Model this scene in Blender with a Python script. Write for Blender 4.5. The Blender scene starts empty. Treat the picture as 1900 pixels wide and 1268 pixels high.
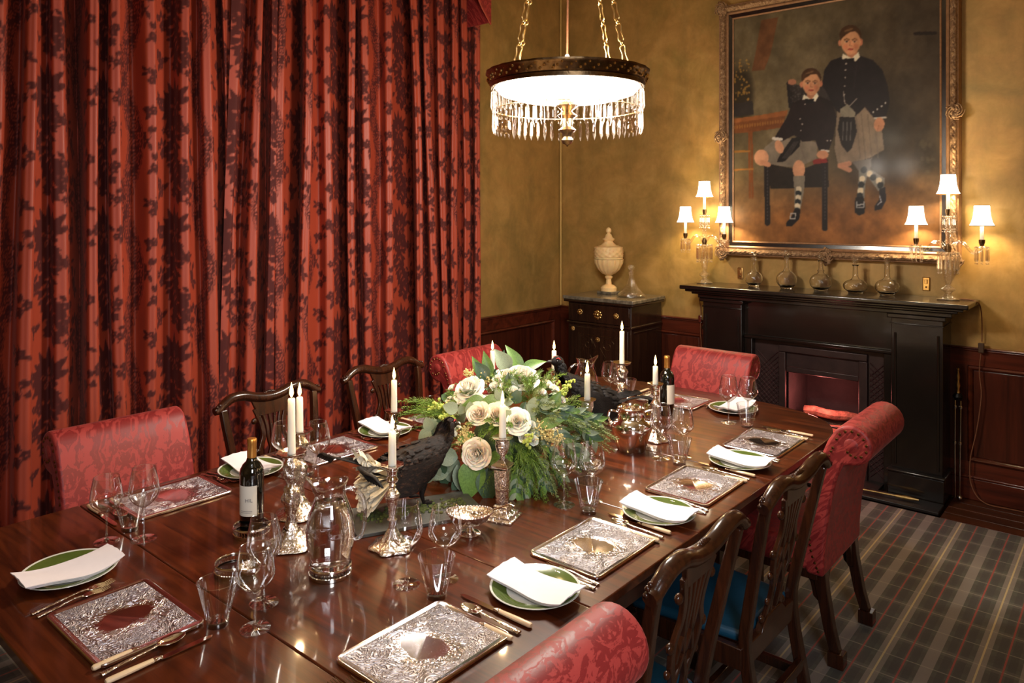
import bpy, bmesh, math, random
import numpy as np
from mathutils import Vector, Matrix, noise as mnoise

PI = math.pi
rnd = random.Random(11)
sc = bpy.context.scene
COL = sc.collection

# ------------------------------------------------------------------ camera
cam_d = bpy.data.cameras.new('camera')
cam = bpy.data.objects.new('camera', cam_d)
COL.objects.link(cam)
CAMX, CAMY, CAMZ = 4.0492, -5.4184, 1.80
cam.location = (CAMX, CAMY, CAMZ)
cam.rotation_euler = (PI / 2, 0, math.asin(0.64937))
cam_d.sensor_width = 36.0
cam_d.lens = 36.0 * 1383.0 / 1900.0
cam_d.shift_y = (391.0 - 634.0) / 1900.0
cam_d.clip_start = 0.05
sc.camera = cam

# ------------------------------------------------------------------ world, lights, exposure
w = bpy.data.worlds.new('world')
sc.world = w
w.use_nodes = True
w.node_tree.nodes['Background'].inputs[0].default_value = (1.0, 0.82, 0.62, 1)
w.node_tree.nodes['Background'].inputs[1].default_value = 0.02
sc.view_settings.view_transform = 'Standard'
sc.view_settings.look = 'None'
sc.view_settings.gamma = 1.0
sc.view_settings.use_curve_mapping = False
sc.view_settings.exposure = 0.32
try:
    sc.cycles.use_denoising = True
    sc.cycles.max_bounces = 10
    sc.cycles.transparent_max_bounces = 24
    sc.cycles.transmission_bounces = 8
    sc.cycles.glossy_bounces = 5
    sc.cycles.diffuse_bounces = 3
    sc.cycles.sample_clamp_indirect = 15.0
    sc.cycles.caustics_refractive = False
    sc.cycles.caustics_reflective = False
except Exception:
    pass


def area_light(name, loc, target, size, power, color, size_y=None):
    d = bpy.data.lights.new(name, 'AREA')
    d.energy = power
    d.color = color
    d.size = size
    if size_y:
        d.shape = 'RECTANGLE'
        d.size_y = size_y
    o = bpy.data.objects.new(name, d)
    COL.objects.link(o)
    o.location = loc
    o.rotation_euler = (Vector(target) - Vector(loc)).to_track_quat('-Z', 'Y').to_euler()
    return o


def point_light(name, loc, power, color, radius=0.02, parent=None):
    d = bpy.data.lights.new(name, 'POINT')
    d.energy = power
    d.color = color
    d.shadow_soft_size = radius
    o = bpy.data.objects.new(name, d)
    COL.objects.link(o)
    o.location = loc
    if parent:
        o.parent = parent
    return o


# added cool fill light behind the camera, and added unseen point lights for sparkle
FILL_POWER, SPARKLE_POWER = 12.0, 3.4
area_light('added_fill_light', (5.1, -5.6, 2.3), (2.2, -3.5, 0.7), 0.8, FILL_POWER, (0.95, 0.96, 1.0), 1.5).data.spread = math.radians(75)
for k in range(5):      # added ring of lights out of view, for glints on glass and silver
    point_light('added_sparkle_light', (3.25 + 0.28 * math.cos(k * 1.2566), -4.85 + 0.28 * math.sin(k * 1.2566), 3.2), SPARKLE_POWER, (0.92, 0.94, 1.0), 0.045)


# ------------------------------------------------------------------ materials
def S(r, g, b):
    f = lambda c: (c / 255 / 12.92) if c / 255 <= 0.04045 else ((c / 255 + 0.055) / 1.055) ** 2.4
    return (f(r), f(g), f(b), 1.0)


class NT:
    def __init__(self, name):
        self.m = bpy.data.materials.new(name)
        self.m.use_nodes = True
        self.t = self.m.node_tree
        self.b = self.t.nodes['Principled BSDF']
        self.out = self.t.nodes['Material Output']
        self._tc = None

    def node(self, typ, **kw):
        n = self.t.nodes.new(typ)
        for k, v in kw.items():
            setattr(n, k, v)
        return n

    def link(self, a, b):
        self.t.links.new(a, b)

    def put(self, sock, v):
        if hasattr(v, 'is_linked') or isinstance(v, bpy.types.NodeSocket):
            self.link(v, sock)
        else:
            sock.default_value = v

    def set(self, **kw):
        names = dict(base='Base Color', rough='Roughness', metal='Metallic', spec='Specular IOR Level', ior='IOR', trans='Transmission Weight', coat='Coat Weight', coat_rough='Coat Roughness', sheen='Sheen Weight', sheen_rough='Sheen Roughness', sheen_tint='Sheen Tint', emit='Emission Color', emit_s='Emission Strength', normal='Normal', sss='Subsurface Weight', sss_r='Subsurface Radius', sss_s='Subsurface Scale', alpha='Alpha')
        for k, v in kw.items():
            self.put(self.b.inputs[names[k]], v)
        return self

    def obj(self):
        if self._tc is None:
            self._tc = self.node('ShaderNodeTexCoord')
        return self._tc.outputs['Object']

    def attr(self, name):
        n = self.node('ShaderNodeAttribute')
        n.attribute_name = name
        return n

    def mapping(self, vec, scale=(1, 1, 1), loc=(0, 0, 0), rot=(0, 0, 0)):
        n = self.node('ShaderNodeMapping')
        self.link(vec, n.inputs[0])
        n.inputs['Location'].default_value = loc
        n.inputs['Rotation'].default_value = rot
        n.inputs['Scale'].default_value = scale
        return n.outputs[0]

    def noise(self, scale, detail=4, rough=0.55, vec=None, dist=0.0):
        n = self.node('ShaderNodeTexNoise')
        self.link(vec if vec is not None else self.obj(), n.inputs['Vector'])
        n.inputs['Scale'].default_value = scale
        n.inputs['Detail'].default_value = detail
        n.inputs['Roughness'].default_value = rough
        n.inputs['Distortion'].default_value = dist
        return n.outputs['Fac']

    def voronoi(self, scale, vec=None, feature='F1', out='Distance'):
        n = self.node('ShaderNodeTexVoronoi', feature=feature)
        self.link(vec if vec is not None else self.obj(), n.inputs['Vector'])
        n.inputs['Scale'].default_value = scale
        return n.outputs[out]

    def ramp(self, fac, stops, interp='LINEAR'):
        n = self.node('ShaderNodeValToRGB')
        n.color_ramp.interpolation = interp
        e = n.color_ramp.elements
        while len(e) < len(stops):
            e.new(0.5)
        for i, (p, c) in enumerate(stops):
            e[i].position = p
            e[i].color = c if len(c) == 4 else (*c, 1)
        self.link(fac, n.inputs[0])
        return n.outputs[0]

    def mix(self, fac, a, b, mode='MIX'):
        n = self.node('ShaderNodeMix', data_type='RGBA', blend_type=mode)
        self.put(n.inputs[0], fac)
        self.put(n.inputs[6], a)
        self.put(n.inputs[7], b)
        return n.outputs[2]

    def math(self, op, a, b=0.0, c=None, clamp=False):
        n = self.node('ShaderNodeMath', operation=op)
        n.use_clamp = clamp
        self.put(n.inputs[0], a)
        self.put(n.inputs[1], b)
        if c is not None:
            self.put(n.inputs[2], c)
        return n.outputs[0]

    def sep(self, vec):
        n = self.node('ShaderNodeSeparateXYZ')
        self.link(vec, n.inputs[0])
        return n.outputs

    def comb(self, x, y, z):
        n = self.node('ShaderNodeCombineXYZ')
        for i, v in enumerate((x, y, z)):
            self.put(n.inputs[i], v)
        return n.outputs[0]

    def bump(self, h, strength=0.3, dist=0.01):
        n = self.node('ShaderNodeBump')
        n.inputs['Strength'].default_value = strength
        n.inputs['Distance'].default_value = dist
        self.link(h, n.inputs['Height'])
        self.link(n.outputs[0], self.b.inputs['Normal'])
        return n.outputs[0]


def simple(name, base, rough=0.5, metal=0.0, vary=0.0, vscale=20.0, bump=0.0, bscale=60.0, bdist=0.002, **kw):
    n = NT(name)
    if vary:
        f = n.noise(vscale, 5, 0.6)
        lo = tuple(c * (1 - vary) for c in base[:3]) + (1,)
        hi = tuple(min(1, c * (1 + vary)) for c in base[:3]) + (1,)
        n.set(base=n.ramp(f, [(0.3, lo), (0.7, hi)]))
    else:
        n.set(base=base)
    n.set(rough=rough, metal=metal, **kw)
    if bump:
        n.bump(n.noise(bscale, 4), bump, bdist)
    return n.m


M = {}

# mottled gold paint on the walls
n = NT('gold_wall_paint')
big = n.noise(0.95, 6, 0.66, dist=0.9)
mid = n.noise(4.5, 8, 0.68, dist=0.4)
streak = n.noise(3.0, 6, 0.65, vec=n.mapping(n.obj(), (1, 1, 0.35)))
c1 = n.ramp(big, [(0.33, S(136, 118, 66)), (0.46, S(168, 134, 74)), (0.56, S(184, 140, 80)), (0.68, S(172, 146, 80))])
c2 = n.ramp(mid, [(0.32, S(130, 106, 58)), (0.5, S(172, 136, 76)), (0.68, S(206, 166, 100))])
c = n.mix(0.5, c1, c2)
c = n.mix(n.ramp(streak, [(0.5, (0, 0, 0, 1)), (0.72, (0.55, 0.55, 0.55, 1))]), c, S(112, 100, 60))
n.set(base=c, rough=n.ramp(mid, [(0.3, (0.34,) * 3), (0.7, (0.52,) * 3)]), metal=0.22, spec=0.5)
n.bump(n.noise(28, 6, 0.7), 0.12, 0.004)
M['wall'] = n.m


def wood(name, dark, lightc, rough=0.3, axis=0, grain=9.0, coat=0.3, coat_rough=0.15):
    n = NT(name)
    sc_ = [grain * 4] * 3
    sc_[axis] = grain * 0.28
    v = n.mapping(n.obj(), tuple(sc_))
    g = n.noise(1.0, 7, 0.62, vec=v, dist=0.9)
    big = n.noise(2.0, 3, 0.5)
    mid = tuple((a + b) / 2 for a, b in zip(dark[:3], lightc[:3])) + (1,)
    c = n.ramp(g, [(0.28, dark), (0.5, mid), (0.72, lightc)])
    c = n.mix(n.ramp(big, [(0.35, (0, 0, 0, 1)), (0.7, (0.4, 0.4, 0.4, 1))]), c, dark)
    n.set(base=c, rough=rough, spec=0.25, coat=coat, coat_rough=coat_rough)
    n.bump(g, 0.04, 0.001)
    return n.m


M['table'] = wood('polished_mahogany_tabletop', S(36, 14, 7), S(110, 50, 20), 0.32, 0, 7.0, 0.6, 0.06)
M['tabledark'] = wood('dark_mahogany', S(30, 13, 8), S(66, 28, 15), 0.3, 0, 8.0, 0.4, 0.15)
M['chairwood'] = wood('dark_chair_mahogany', S(30, 14, 8), S(70, 35, 18), 0.26, 2, 10.0, 0.5, 0.12)
M['panel'] = wood('red_mahogany_panelling', S(44, 19, 12), S(94, 41, 25), 0.3, 2, 4.0, 0.45, 0.16)
M['panelrail'] = wood('red_mahogany_rail', S(52, 22, 14), S(112, 48, 29), 0.28, 0, 4.0, 0.5, 0.14)
M['floorwood'] = wood('brown_floorboard', S(46, 22, 11), S(94, 48, 24), 0.4, 0, 5.0, 0.2, 0.2)
M['cabinet'] = wood('black_brown_cabinet_wood', S(24, 14, 10), S(58, 36, 24), 0.26, 2, 8.0, 0.5, 0.12)
M['black'] = simple('black_painted_mantel', S(24, 19, 16), 0.24, 0, 0.25, 6, 0.05, 90, coat=0.5, coat_rough=0.1)
M['iron'] = simple('cast_iron_insert', S(54, 38, 36), 0.45, 0.3, 0.3, 14, 0.15, 60)
M['ironlattice'] = simple('cast_iron_lattice', S(66, 42, 42), 0.42, 0.3, 0.3, 14, 0.1, 60)
M['soot'] = simple('sooty_firebrick', S(24, 19, 19), 0.9, 0, 0.5, 9, 0.5, 30, 0.01)
M['log'] = simple('split_fire_log', S(112, 74, 58), 0.85, 0, 0.65, 22, 0.8, 40, 0.012)
M['hearth'] = simple('black_hearth_slate', S(26, 22, 20), 0.4, 0, 0.2, 8, 0.1, 50)
M['ceiling'] = simple('cream_ceiling_plaster', S(206, 188, 150), 0.9, 0, 0.04, 3)
M['marble'] = simple('mottled_grey_marble', S(104, 96, 82), 0.25, 0, 0.6, 26, coat=0.4)
M['alabaster'] = simple('cream_alabaster', S(240, 204, 148), 0.5, 0, 0.08, 16, 0.1, 40, sss=0.25, sss_s=0.03)
M['brass'] = simple('aged_brass', S(206, 170, 108), 0.28, 1.0, 0.25, 30)
M['darkbrass'] = simple('dark_bronze', S(112, 90, 64), 0.3, 1.0, 0.4, 40, 0.3, 120)
M['chrome'] = simple('chrome_steel', S(205, 205, 205), 0.12, 1.0)
M['cornergilt'] = simple('corner_gilt_fillet', S(220, 184, 112), 0.4, 0.25)
M['blackmetal'] = simple('black_iron', S(22, 20, 19), 0.4, 0.6)
M['cord'] = simple('brown_braided_flex', S(120, 74, 46), 0.7, 0, 0.2, 200)
M['plastic'] = simple('brown_bakelite', S(70, 48, 32), 0.4)

# silver, plain and chased
M['silver'] = simple('polished_silver', S(236, 228, 220), 0.10, 1.0, 0.03, 40)
n = NT('chased_silver')
n.set(base=S(232, 222, 212), metal=1.0, rough=0.18)
n.bump(n.noise(60, 3, 0.55, dist=1.4), 0.7, 0.006)
M['chased'] = n.m
n = NT('embossed_placemat_silver')
d = n.noise(15, 2, 0.5, dist=2.6)
ring = n.math('SINE', n.math('MULTIPLY', d, 58.0))
fine = n.noise(110, 2, 0.6)
o = n.sep(n.obj())
rr = n.math('SQRT', n.math('ADD', n.math('POWER', n.math('MULTIPLY', o[0], 10.5), 2.0), n.math('POWER', n.math('MULTIPLY', o[1], 13.0), 2.0)))
worn = n.math('SUBTRACT', n.math('ADD', rr, n.math('MULTIPLY', n.noise(9, 4), 0.9)), 1.05, clamp=True)
worn = n.math('MULTIPLY', worn, 1.3, clamp=True)
ax = n.math('LESS_THAN', n.math('ABSOLUTE', o[0]), 0.112)
ay = n.math('LESS_THAN', n.math('ABSOLUTE', o[1]), 0.153)
area = n.math('MULTIPLY', n.math('MULTIPLY', ax, ay), worn)
h = n.math('MULTIPLY', n.math('ADD', n.math('MULTIPLY', ring, 0.8), fine), area)
lines = n.math('MULTIPLY', n.ramp(n.math('ADD', n.math('MULTIPLY', ring, 0.5), n.math('MULTIPLY', fine, 0.6)), [(0.1, (1, 1, 1, 1)), (0.75, (0, 0, 0, 1))]), area)  # light and dark of the embossing put into the colour as darker lines
n.set(base=n.mix(n.math('MULTIPLY', lines, 0.62), S(244, 240, 246), S(126, 120, 130)), metal=1.0, rough=n.math('ADD', n.math('MULTIPLY', area, 0.27), 0.14))
n.bump(h, 1.0, 0.005)
M['mat'] = n.m


# clear thin glass: transparent sheet with Fresnel reflection
def thin_glass(name, tint=(0.985, 0.985, 0.98, 1), base=0.05, top=0.9, rough=0.02, bumpy=None, power=4.0, gcol=(1, 1, 1, 1), edge=0.68):
    n = NT(name)
    n.t.nodes.remove(n.b)
    lw = n.node('ShaderNodeLayerWeight')
    lw.inputs['Blend'].default_value = 0.5
    f = n.math('ADD', n.math('MULTIPLY', n.math('POWER', lw.outputs['Facing'], power), top), base, clamp=True)
    tr = n.node('ShaderNodeBsdfTransparent')
    n.link(n.mix(n.math('POWER', lw.outputs['Facing'], 2.2), tint, tuple(c * edge for c in tint[:3]) + (1,)), tr.inputs[0])
    gl = n.node('ShaderNodeBsdfGlossy')
    gl.inputs['Color'].default_value = gcol
    gl.inputs['Roughness'].default_value = rough
    if bumpy:
        b = n.node('ShaderNodeBump')
        b.inputs['Strength'].default_value = bumpy[1]
        b.inputs['Distance'].default_value = 0.004
        n.link(n.voronoi(bumpy[0]), b.inputs['Height'])
        n.link(b.outputs[0], gl.inputs['Normal'])
        n.link(b.outputs[0], lw.inputs['Normal'])
    ms = n.node('ShaderNodeMixShader')
    n.link(f, ms.inputs[0])
    n.link(tr.outputs[0], ms.inputs[1])
    n.link(gl.outputs[0], ms.inputs[2])
    n.link(ms.outputs[0], n.out.inputs['Surface'])
    return n.m


M['glass'] = thin_glass('thin_clear_glass', base=0.10, top=1.0, power=2.1, edge=0.8)
M['thickglass'] = thin_glass('thick_clear_glass', (0.96, 0.96, 0.96, 1), 0.17, 0.85, power=1.8, edge=0.8)
M['cutglass'] = thin_glass('cut_crystal', (0.96, 0.95, 0.93, 1), 0.09, 0.8, 0.02, (110, 0.9), power=2.2)
M['prism'] = thin_glass('crystal_prism', (0.93, 0.89, 0.85, 1), 0.10, 0.7, 0.03, power=1.8, gcol=(0.75, 0.70, 0.66, 1))
M['lampprism'] = thin_glass('lit_lamp_prism', (0.98, 0.96, 0.94, 1), 0.28, 0.6, 0.10, power=1.5, edge=0.92)
n = NT('lead_crystal')
n.set(base=(0.985, 0.98, 0.97, 1), rough=0.0, trans=1.0, ior=1.46)
M['crystal'] = n.m
n = NT('water')
n.set(base=(1, 1, 1, 1), rough=0.0, trans=1.0, ior=1.33)
M['water'] = n.m
n = NT('olive_oil')
n.set(base=S(214, 190, 70), rough=0.05, trans=0.9, ior=1.4)
M['oil'] = n.m
M['bottle'] = simple('dark_wine_glass', S(9, 11, 8), 0.05, 0, coat=1.0, coat_rough=0.03)
M['foil'] = simple('gold_capsule_foil', S(206, 150, 78), 0.3, 0.85)
M['label'] = simple('cream_wine_label', S(232, 224, 208), 0.7)
M['ink'] = simple('grey_label_ink', S(110, 104, 110), 0.8)

# wax, flame, shades
M['wax'] = simple('ivory_candle_wax', S(250, 240, 222), 0.5, 0, sss=0.6, sss_r=(1.0, 0.8, 0.6), sss_s=0.04)


def emitter(name, color, strength):
    n = NT(name)
    n.set(base=(0, 0, 0, 1), emit=color, emit_s=strength)
    return n.m


M['flame'] = emitter('candle_flame', (1.0, 0.62, 0.17, 1), 11.0)
M['wick'] = simple('black_wick', S(30, 24, 20), 0.9)
M['shade'] = emitter('lit_silk_shade', (1.0, 0.82, 0.54, 1), 7.0)
M['shadetrim'] = simple('brown_shade_trim', S(96, 62, 36), 0.8)
M['bulbglow'] = emitter('lit_frosted_bowl', (1.0, 0.90, 0.76, 1), 9.0)
M['ivory'] = simple('ivory_handle', S(236, 205, 164), 0.35, 0, 0.05, 60, sss=0.1, sss_s=0.004)
M['linen'] = simple('white_linen', S(246, 238, 242), 0.85, 0, 0.015, 40, 0.15, 700, 0.0006)
M['platewhite'] = simple('white_porcelain', S(232, 232, 222), 0.12, 0, coat=0.4)
M['plategreen'] = simple('olive_green_glaze', S(86, 104, 46), 0.15, 0, 0.08, 30, coat=0.4)
M['gilt'] = None
n = NT('carved_gilt')
a = n.noise(60, 5, 0.65, dist=1.0)
n.set(base=n.ramp(a, [(0.3, S(92, 68, 48)), (0.5, S(156, 122, 90)), (0.72, S(210, 180, 142))]), metal=0.45, rough=0.45)
n.bump(n.noise(110, 5, 0.7, dist=1.5), 0.8, 0.006)
M['gilt'] = n.m
M['giltplain'] = simple('plain_gilt', S(158, 120, 88), 0.42, 0.4, 0.2, 40, 0.1, 80)


# damask: kaleidoscopic leaf pattern from mirrored coordinates
def damask(name, ground, figure, tile=(0.30, 0.42), axes=(1, 2), rough=0.55, sheen=0.5, tint=(1, 0.5, 0.45, 1)):
    n = NT(name)
    o = n.sep(n.obj())
    u = n.math('PINGPONG', n.math('ADD', o[axes[0]], n.math('MULTIPLY', o[0], 0.4)), tile[0] / 2)
    v0 = o[axes[1]]
    if len(axes) > 2:
        v0 = n.math('ADD', v0, o[axes[2]])
    v = n.math('PINGPONG', v0, tile[1] / 2)
    vec = n.comb(u, v, 0.37)
    a = n.noise(15, 4, 0.6, vec=vec, dist=3.2)
    b = n.noise(52, 3, 0.6, vec=vec, dist=1.2)
    f = n.math('ADD', n.math('MULTIPLY', a, 0.75), n.math('MULTIPLY', b, 0.25))
    f = n.ramp(f, [(0.485, (0, 0, 0, 1)), (0.515, (1, 1, 1, 1))])
    n.set(base=n.mix(f, ground, figure), rough=n.math('ADD', n.math('MULTIPLY', f, -0.14), rough), sheen=sheen, sheen_rough=0.35, sheen_tint=tint)
    n.bump(n.math('ADD', n.noise(900, 2), n.math('MULTIPLY', f, 0.5)), 0.15, 0.0008)
    return n.m


M['redchair'] = damask('red_damask_upholstery', S(164, 55, 50), S(130, 36, 36), (0.42, 0.62), (1, 2, 0), 0.6, 0.12)
n = NT('red_figured_velvet')
at = n.attr('pattern').outputs['Fac']
col = n.mix(at, S(164, 64, 41), S(74, 13, 9))
n.set(base=col, rough=n.math('ADD', n.math('MULTIPLY', at, 0.3), 0.5), sheen=0.16, sheen_rough=0.35, sheen_tint=(1.0, 0.40, 0.32, 1))
n.bump(at, 0.2, 0.003)
M['curtain'] = n.m
M['leather'] = simple('blue_green_leather', S(20, 66, 90), 0.38, 0, 0.2, 7, 0.15, 160, 0.001)
M['nail'] = simple('bronze_nailhead', S(150, 108, 66), 0.3, 1.0)

# tartan carpet
n = NT('grey_tartan_carpet')
o = n.sep(n.obj())
P = 0.31


def wave(axis, off):
    return n.math('PINGPONG', n.math('ADD', o[axis], off), P / 2)   # 0 at the white-line band, P/2 at the plain grey band


def band(d, c, wd):
    return n.math('LESS_THAN', n.math('ABSOLUTE', n.math('SUBTRACT', d, c)), wd)


dx = wave(0, -3.23)
dy = wave(1, 0.11)
base = n.mix(n.noise(300, 3, 0.6), S(60, 60, 47), S(76, 75, 60))
base = n.mix(n.math('MULTIPLY', band(dy, 0.078, 0.03), 0.4), base, S(54, 42, 30))
base = n.mix(n.math('MULTIPLY', band(dx, 0.055, 0.014), 0.6), base, S(46, 39, 32))
base = n.mix(n.math('MULTIPLY', band(dx, 0.103, 0.014), 0.6), base, S(46, 39, 32))
base = n.mix(n.math('MULTIPLY', band(dy, 0.0, 0.022), 0.2), base, S(128, 118, 104))
base = n.mix(n.math('MULTIPLY', band(dx, 0.0, 0.022), 0.62), base, S(140, 128, 116))
base = n.mix(n.math('MULTIPLY', band(dx, P / 2, 0.022), 0.62), base, S(140, 128, 118))
base = n.mix(n.math('MULTIPLY', band(dy, P / 2, 0.003), 0.45), base, S(160, 152, 130))
base = n.mix(n.math('MULTIPLY', band(dy, 0.0, 0.003), 0.45), base, S(160, 152, 130))
base = n.mix(n.math('MULTIPLY', band(dx, 0.078, 0.0035), 0.85), base, S(150, 58, 44))
base = n.mix(n.math('MULTIPLY', band(dx, 0.0, 0.0035), 0.85), base, S(190, 168, 120))
n.set(base=base, rough=0.95, sheen=0.15)
n.bump(n.noise(700, 2), 0.4, 0.003)
M['carpet'] = n.m

# plants and feathers
M['leafgrey'] = simple('grey_green_eucalyptus', S(142, 156, 128), 0.55, 0, 0.25, 30)
M['leafgreen'] = simple('mid_green_leaf', S(104, 138, 66), 0.45, 0, 0.3, 24)
M['leafdark'] = simple('dark_blue_green_leaf', S(66, 92, 66), 0.45, 0, 0.3, 24)
M['fern'] = simple('fresh_green_fern', S(112, 142, 56), 0.6, 0, 0.35, 30)
M['rosemary'] = simple('olive_green_sprig', S(126, 140, 82), 0.6, 0, 0.35, 30)
M['petal'] = simple('ivory_rose_petal', S(255, 248, 232), 0.55, 0, 0.02, 20, sss=0.3, sss_s=0.01)
M['petalpink'] = simple('blush_rose_petal', S(255, 238, 218), 0.55, 0, 0.03, 20, sss=0.3, sss_s=0.01)
M['bud'] = simple('pale_lime_bud', S(184, 200, 96), 0.6, 0, 0.2, 40)
M['astilbe'] = simple('cream_astilbe_plume', S(222, 204, 138), 0.8, 0, 0.15, 60)
M['berry'] = simple('white_snowberry', S(226, 228, 210), 0.35)
M['stem'] = simple('green_stem', S(88, 104, 54), 0.6)
n = NT('black_grouse_feathers')
f = n.noise(70, 6, 0.7, vec=n.mapping(n.obj(), (1, 3, 3)), dist=0.6)
n.set(base=n.ramp(f, [(0.35, S(9, 8, 10)), (0.55, S(18, 16, 18)), (0.75, S(40, 32, 28))]), rough=0.55, spec=0.2)
n.bump(f, 0.5, 0.006)
M['feather'] = n.m
n = NT('brown_grouse_feathers')
f = n.noise(46, 6, 0.7, vec=n.mapping(n.obj(), (1, 2.4, 2.4)), dist=0.6)
n.set(base=n.ramp(f, [(0.35, S(14, 11, 11)), (0.55, S(30, 22, 20)), (0.75, S(84, 56, 40))]), rough=0.65, spec=0.2)
n.bump(f, 0.5, 0.006)
M['featherbrown'] = n.m
M['whitefeather'] = simple('white_down', S(250, 238, 214), 0.85, 0, 0.1, 50, 0.6, 160, 0.003)
M['comb'] = simple('red_comb', S(170, 40, 34), 0.6)
M['beak'] = simple('dark_horn', S(40, 34, 30), 0.35)
M['slate'] = simple('grey_slate_board', S(72, 72, 68), 0.5, 0, 0.25, 20, 0.25, 70, 0.002)
M['moss'] = simple('dry_green_moss', S(82, 92, 46), 0.95, 0, 0.4, 80, 0.8, 200, 0.004)

# ------------------------------------------------------------------ helpers
class MB:
    def __init__(self):
        self.v, self.f, self.mi = [], [], []
        self.cur = 0

    def add(self, verts, faces, Mx=None):
        o = len(self.v)
        if Mx is not None:
            verts = [Mx @ Vector(p) for p in verts]
        self.v += [tuple(p) for p in verts]
        self.f += [tuple(i + o for i in f) for f in faces]
        self.mi += [self.cur] * len(faces)
        return self

    def box(self, x0, x1, y0, y1, z0, z1, Mx=None):
        v = [(x0, y0, z0), (x1, y0, z0), (x1, y1, z0), (x0, y1, z0), (x0, y0, z1), (x1, y0, z1), (x1, y1, z1), (x0, y1, z1)]
        f = [(0, 3, 2, 1), (4, 5, 6, 7), (0, 1, 5, 4), (1, 2, 6, 5), (2, 3, 7, 6), (3, 0, 4, 7)]
        return self.add(v, f, Mx)

    def lathe(self, prof, n=32, c=(0, 0, 0), Mx=None, mod=None):
        v, f, rows = [], [], []
        for r, z in prof:
            if r < 1e-6:
                rows.append([len(v)])
                v.append((c[0], c[1], c[2] + z))
            else:
                row = []
                for i in range(n):
                    a = 2 * PI * i / n
                    q = r * (mod(a, z) if mod else 1)
                    row.append(len(v))
                    v.append((c[0] + q * math.cos(a), c[1] + q * math.sin(a), c[2] + z))
                rows.append(row)
        for a, b in zip(rows, rows[1:]):
            if len(a) == 1 and len(b) == 1:
                continue
            for i in range(n):
                j = (i + 1) % n
                if len(a) == 1:
                    f.append((a[0], b[j], b[i]))
                elif len(b) == 1:
                    f.append((a[i], a[j], b[0]))
                else:
                    f.append((a[i], a[j], b[j], b[i]))
        return self.add(v, f, Mx)

    def tube(self, pts, r, n=8, closed=False, caps=True, Mx=None, flat=1.0, up=None):
        P = [Vector(p) for p in pts]
        m = len(P)
        R = r if isinstance(r, (list, tuple)) else [r] * m
        T = []
        for i in range(m):
            a = P[i - 1] if (i > 0 or closed) else P[i]
            b = P[(i + 1) % m] if (i < m - 1 or closed) else P[i]
            t = (b - a)
            T.append(t.normalized() if t.length > 1e-9 else Vector((0, 0, 1)))
        u = Vector(up) if up else (Vector((0, 0, 1)) if abs(T[0].z) < 0.9 else Vector((1, 0, 0)))
        v, f = [], []
        for i in range(m):
            if up:
                u = Vector(up)
            u = (u - T[i] * u.dot(T[i]))
            if u.length < 1e-6:
                u = T[i].orthogonal()
            u.normalize()
            w_ = T[i].cross(u)
            for k in range(n):
                a = 2 * PI * k / n
                v.append(P[i] + (u * math.cos(a) * flat + w_ * math.sin(a)) * R[i])
        L = m if closed else m - 1
        for i in range(L):
            for k in range(n):
                a, b = i * n + k, i * n + (k + 1) % n
                c, d = ((i + 1) % m) * n + (k + 1) % n, ((i + 1) % m) * n + k
                f.append((a, b, c, d))
        if caps and not closed:
            f.append(tuple(range(n - 1, -1, -1)))
            f.append(tuple((m - 1) * n + k for k in range(n)))
        return self.add(v, f, Mx)

    def prism(self, poly, t0, t1, plane='xy', Mx=None):
        n = len(poly)
        mk = {'xy': lambda p, t: (p[0], p[1], t), 'xz': lambda p, t: (p[0], t, p[1]), 'yz': lambda p, t: (t, p[0], p[1])}[plane]
        v = [mk(p, t0) for p in poly] + [mk(p, t1) for p in poly]
        f = [tuple(range(n - 1, -1, -1)), tuple(range(n, 2 * n))]
        for i in range(n):
            j = (i + 1) % n
            f.append((i, j, n + j, n + i))
        return self.add(v, f, Mx)

    def grid(self, nu, nv, fn, closeu=False, closev=False, Mx=None):
        v = [fn(i / (nu if closeu else nu - 1), j / (nv if closev else nv - 1)) for i in range(nu) for j in range(nv)]
        f = []
        for i in range(nu if closeu else nu - 1):
            for j in range(nv if closev else nv - 1):
                a, b = i * nv + j, ((i + 1) % nu) * nv + j
                c, d = ((i + 1) % nu) * nv + (j + 1) % nv, i * nv + (j + 1) % nv
                f.append((a, b, c, d))
        return self.add(v, f, Mx)

    def sphere(self, c, r, n=10, m=7, Mx=None, s=(1, 1, 1)):
        pr = [(math.sin(PI * i / m), -math.cos(PI * i / m)) for i in range(m + 1)]
        b = MB().lathe([(max(0, a), z) for a, z in pr], n)
        return self.add([(c[0] + p[0] * r * s[0], c[1] + p[1] * r * s[1], c[2] + p[2] * r * s[2]) for p in b.v], b.f, Mx)

    def moulding(self, prof, path, closed=False):
        """sweep profile (out, up) along a horizontal polyline path of (x, y, z); out is to the right of travel"""
        P = [Vector(p) for p in path]
        m = len(P)
        rows = []
        for i in range(m):
            d0 = (P[i] - P[i - 1]).normalized() if (i > 0 or closed) else None
            d1 = (P[(i + 1) % m] - P[i]).normalized() if (i < m - 1 or closed) else None
            n0 = Vector((d0.y, -d0.x, 0)) if d0 else None
            n1 = Vector((d1.y, -d1.x, 0)) if d1 else None
            if n0 and n1:
                nn = (n0 + n1).normalized()
                nn = nn / max(0.2, nn.dot(n0))
            else:
                nn = n0 or n1
            rows.append([P[i] + nn * a + Vector((0, 0, b)) for a, b in prof])
        k = len(prof)
        v = [p for r in rows for p in r]
        f = []
        for i in range(m if closed else m - 1):
            for j in range(k):
                a, b = i * k + j, i * k + (j + 1) % k
                c, d = ((i + 1) % m) * k + (j + 1) % k, ((i + 1) % m) * k + j
                f.append((a, b, c, d))
        if not closed:
            f.append(tuple(range(k - 1, -1, -1)))
            f.append(tuple((m - 1) * k + j for j in range(k)))
        return self.add(v, f)


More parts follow.
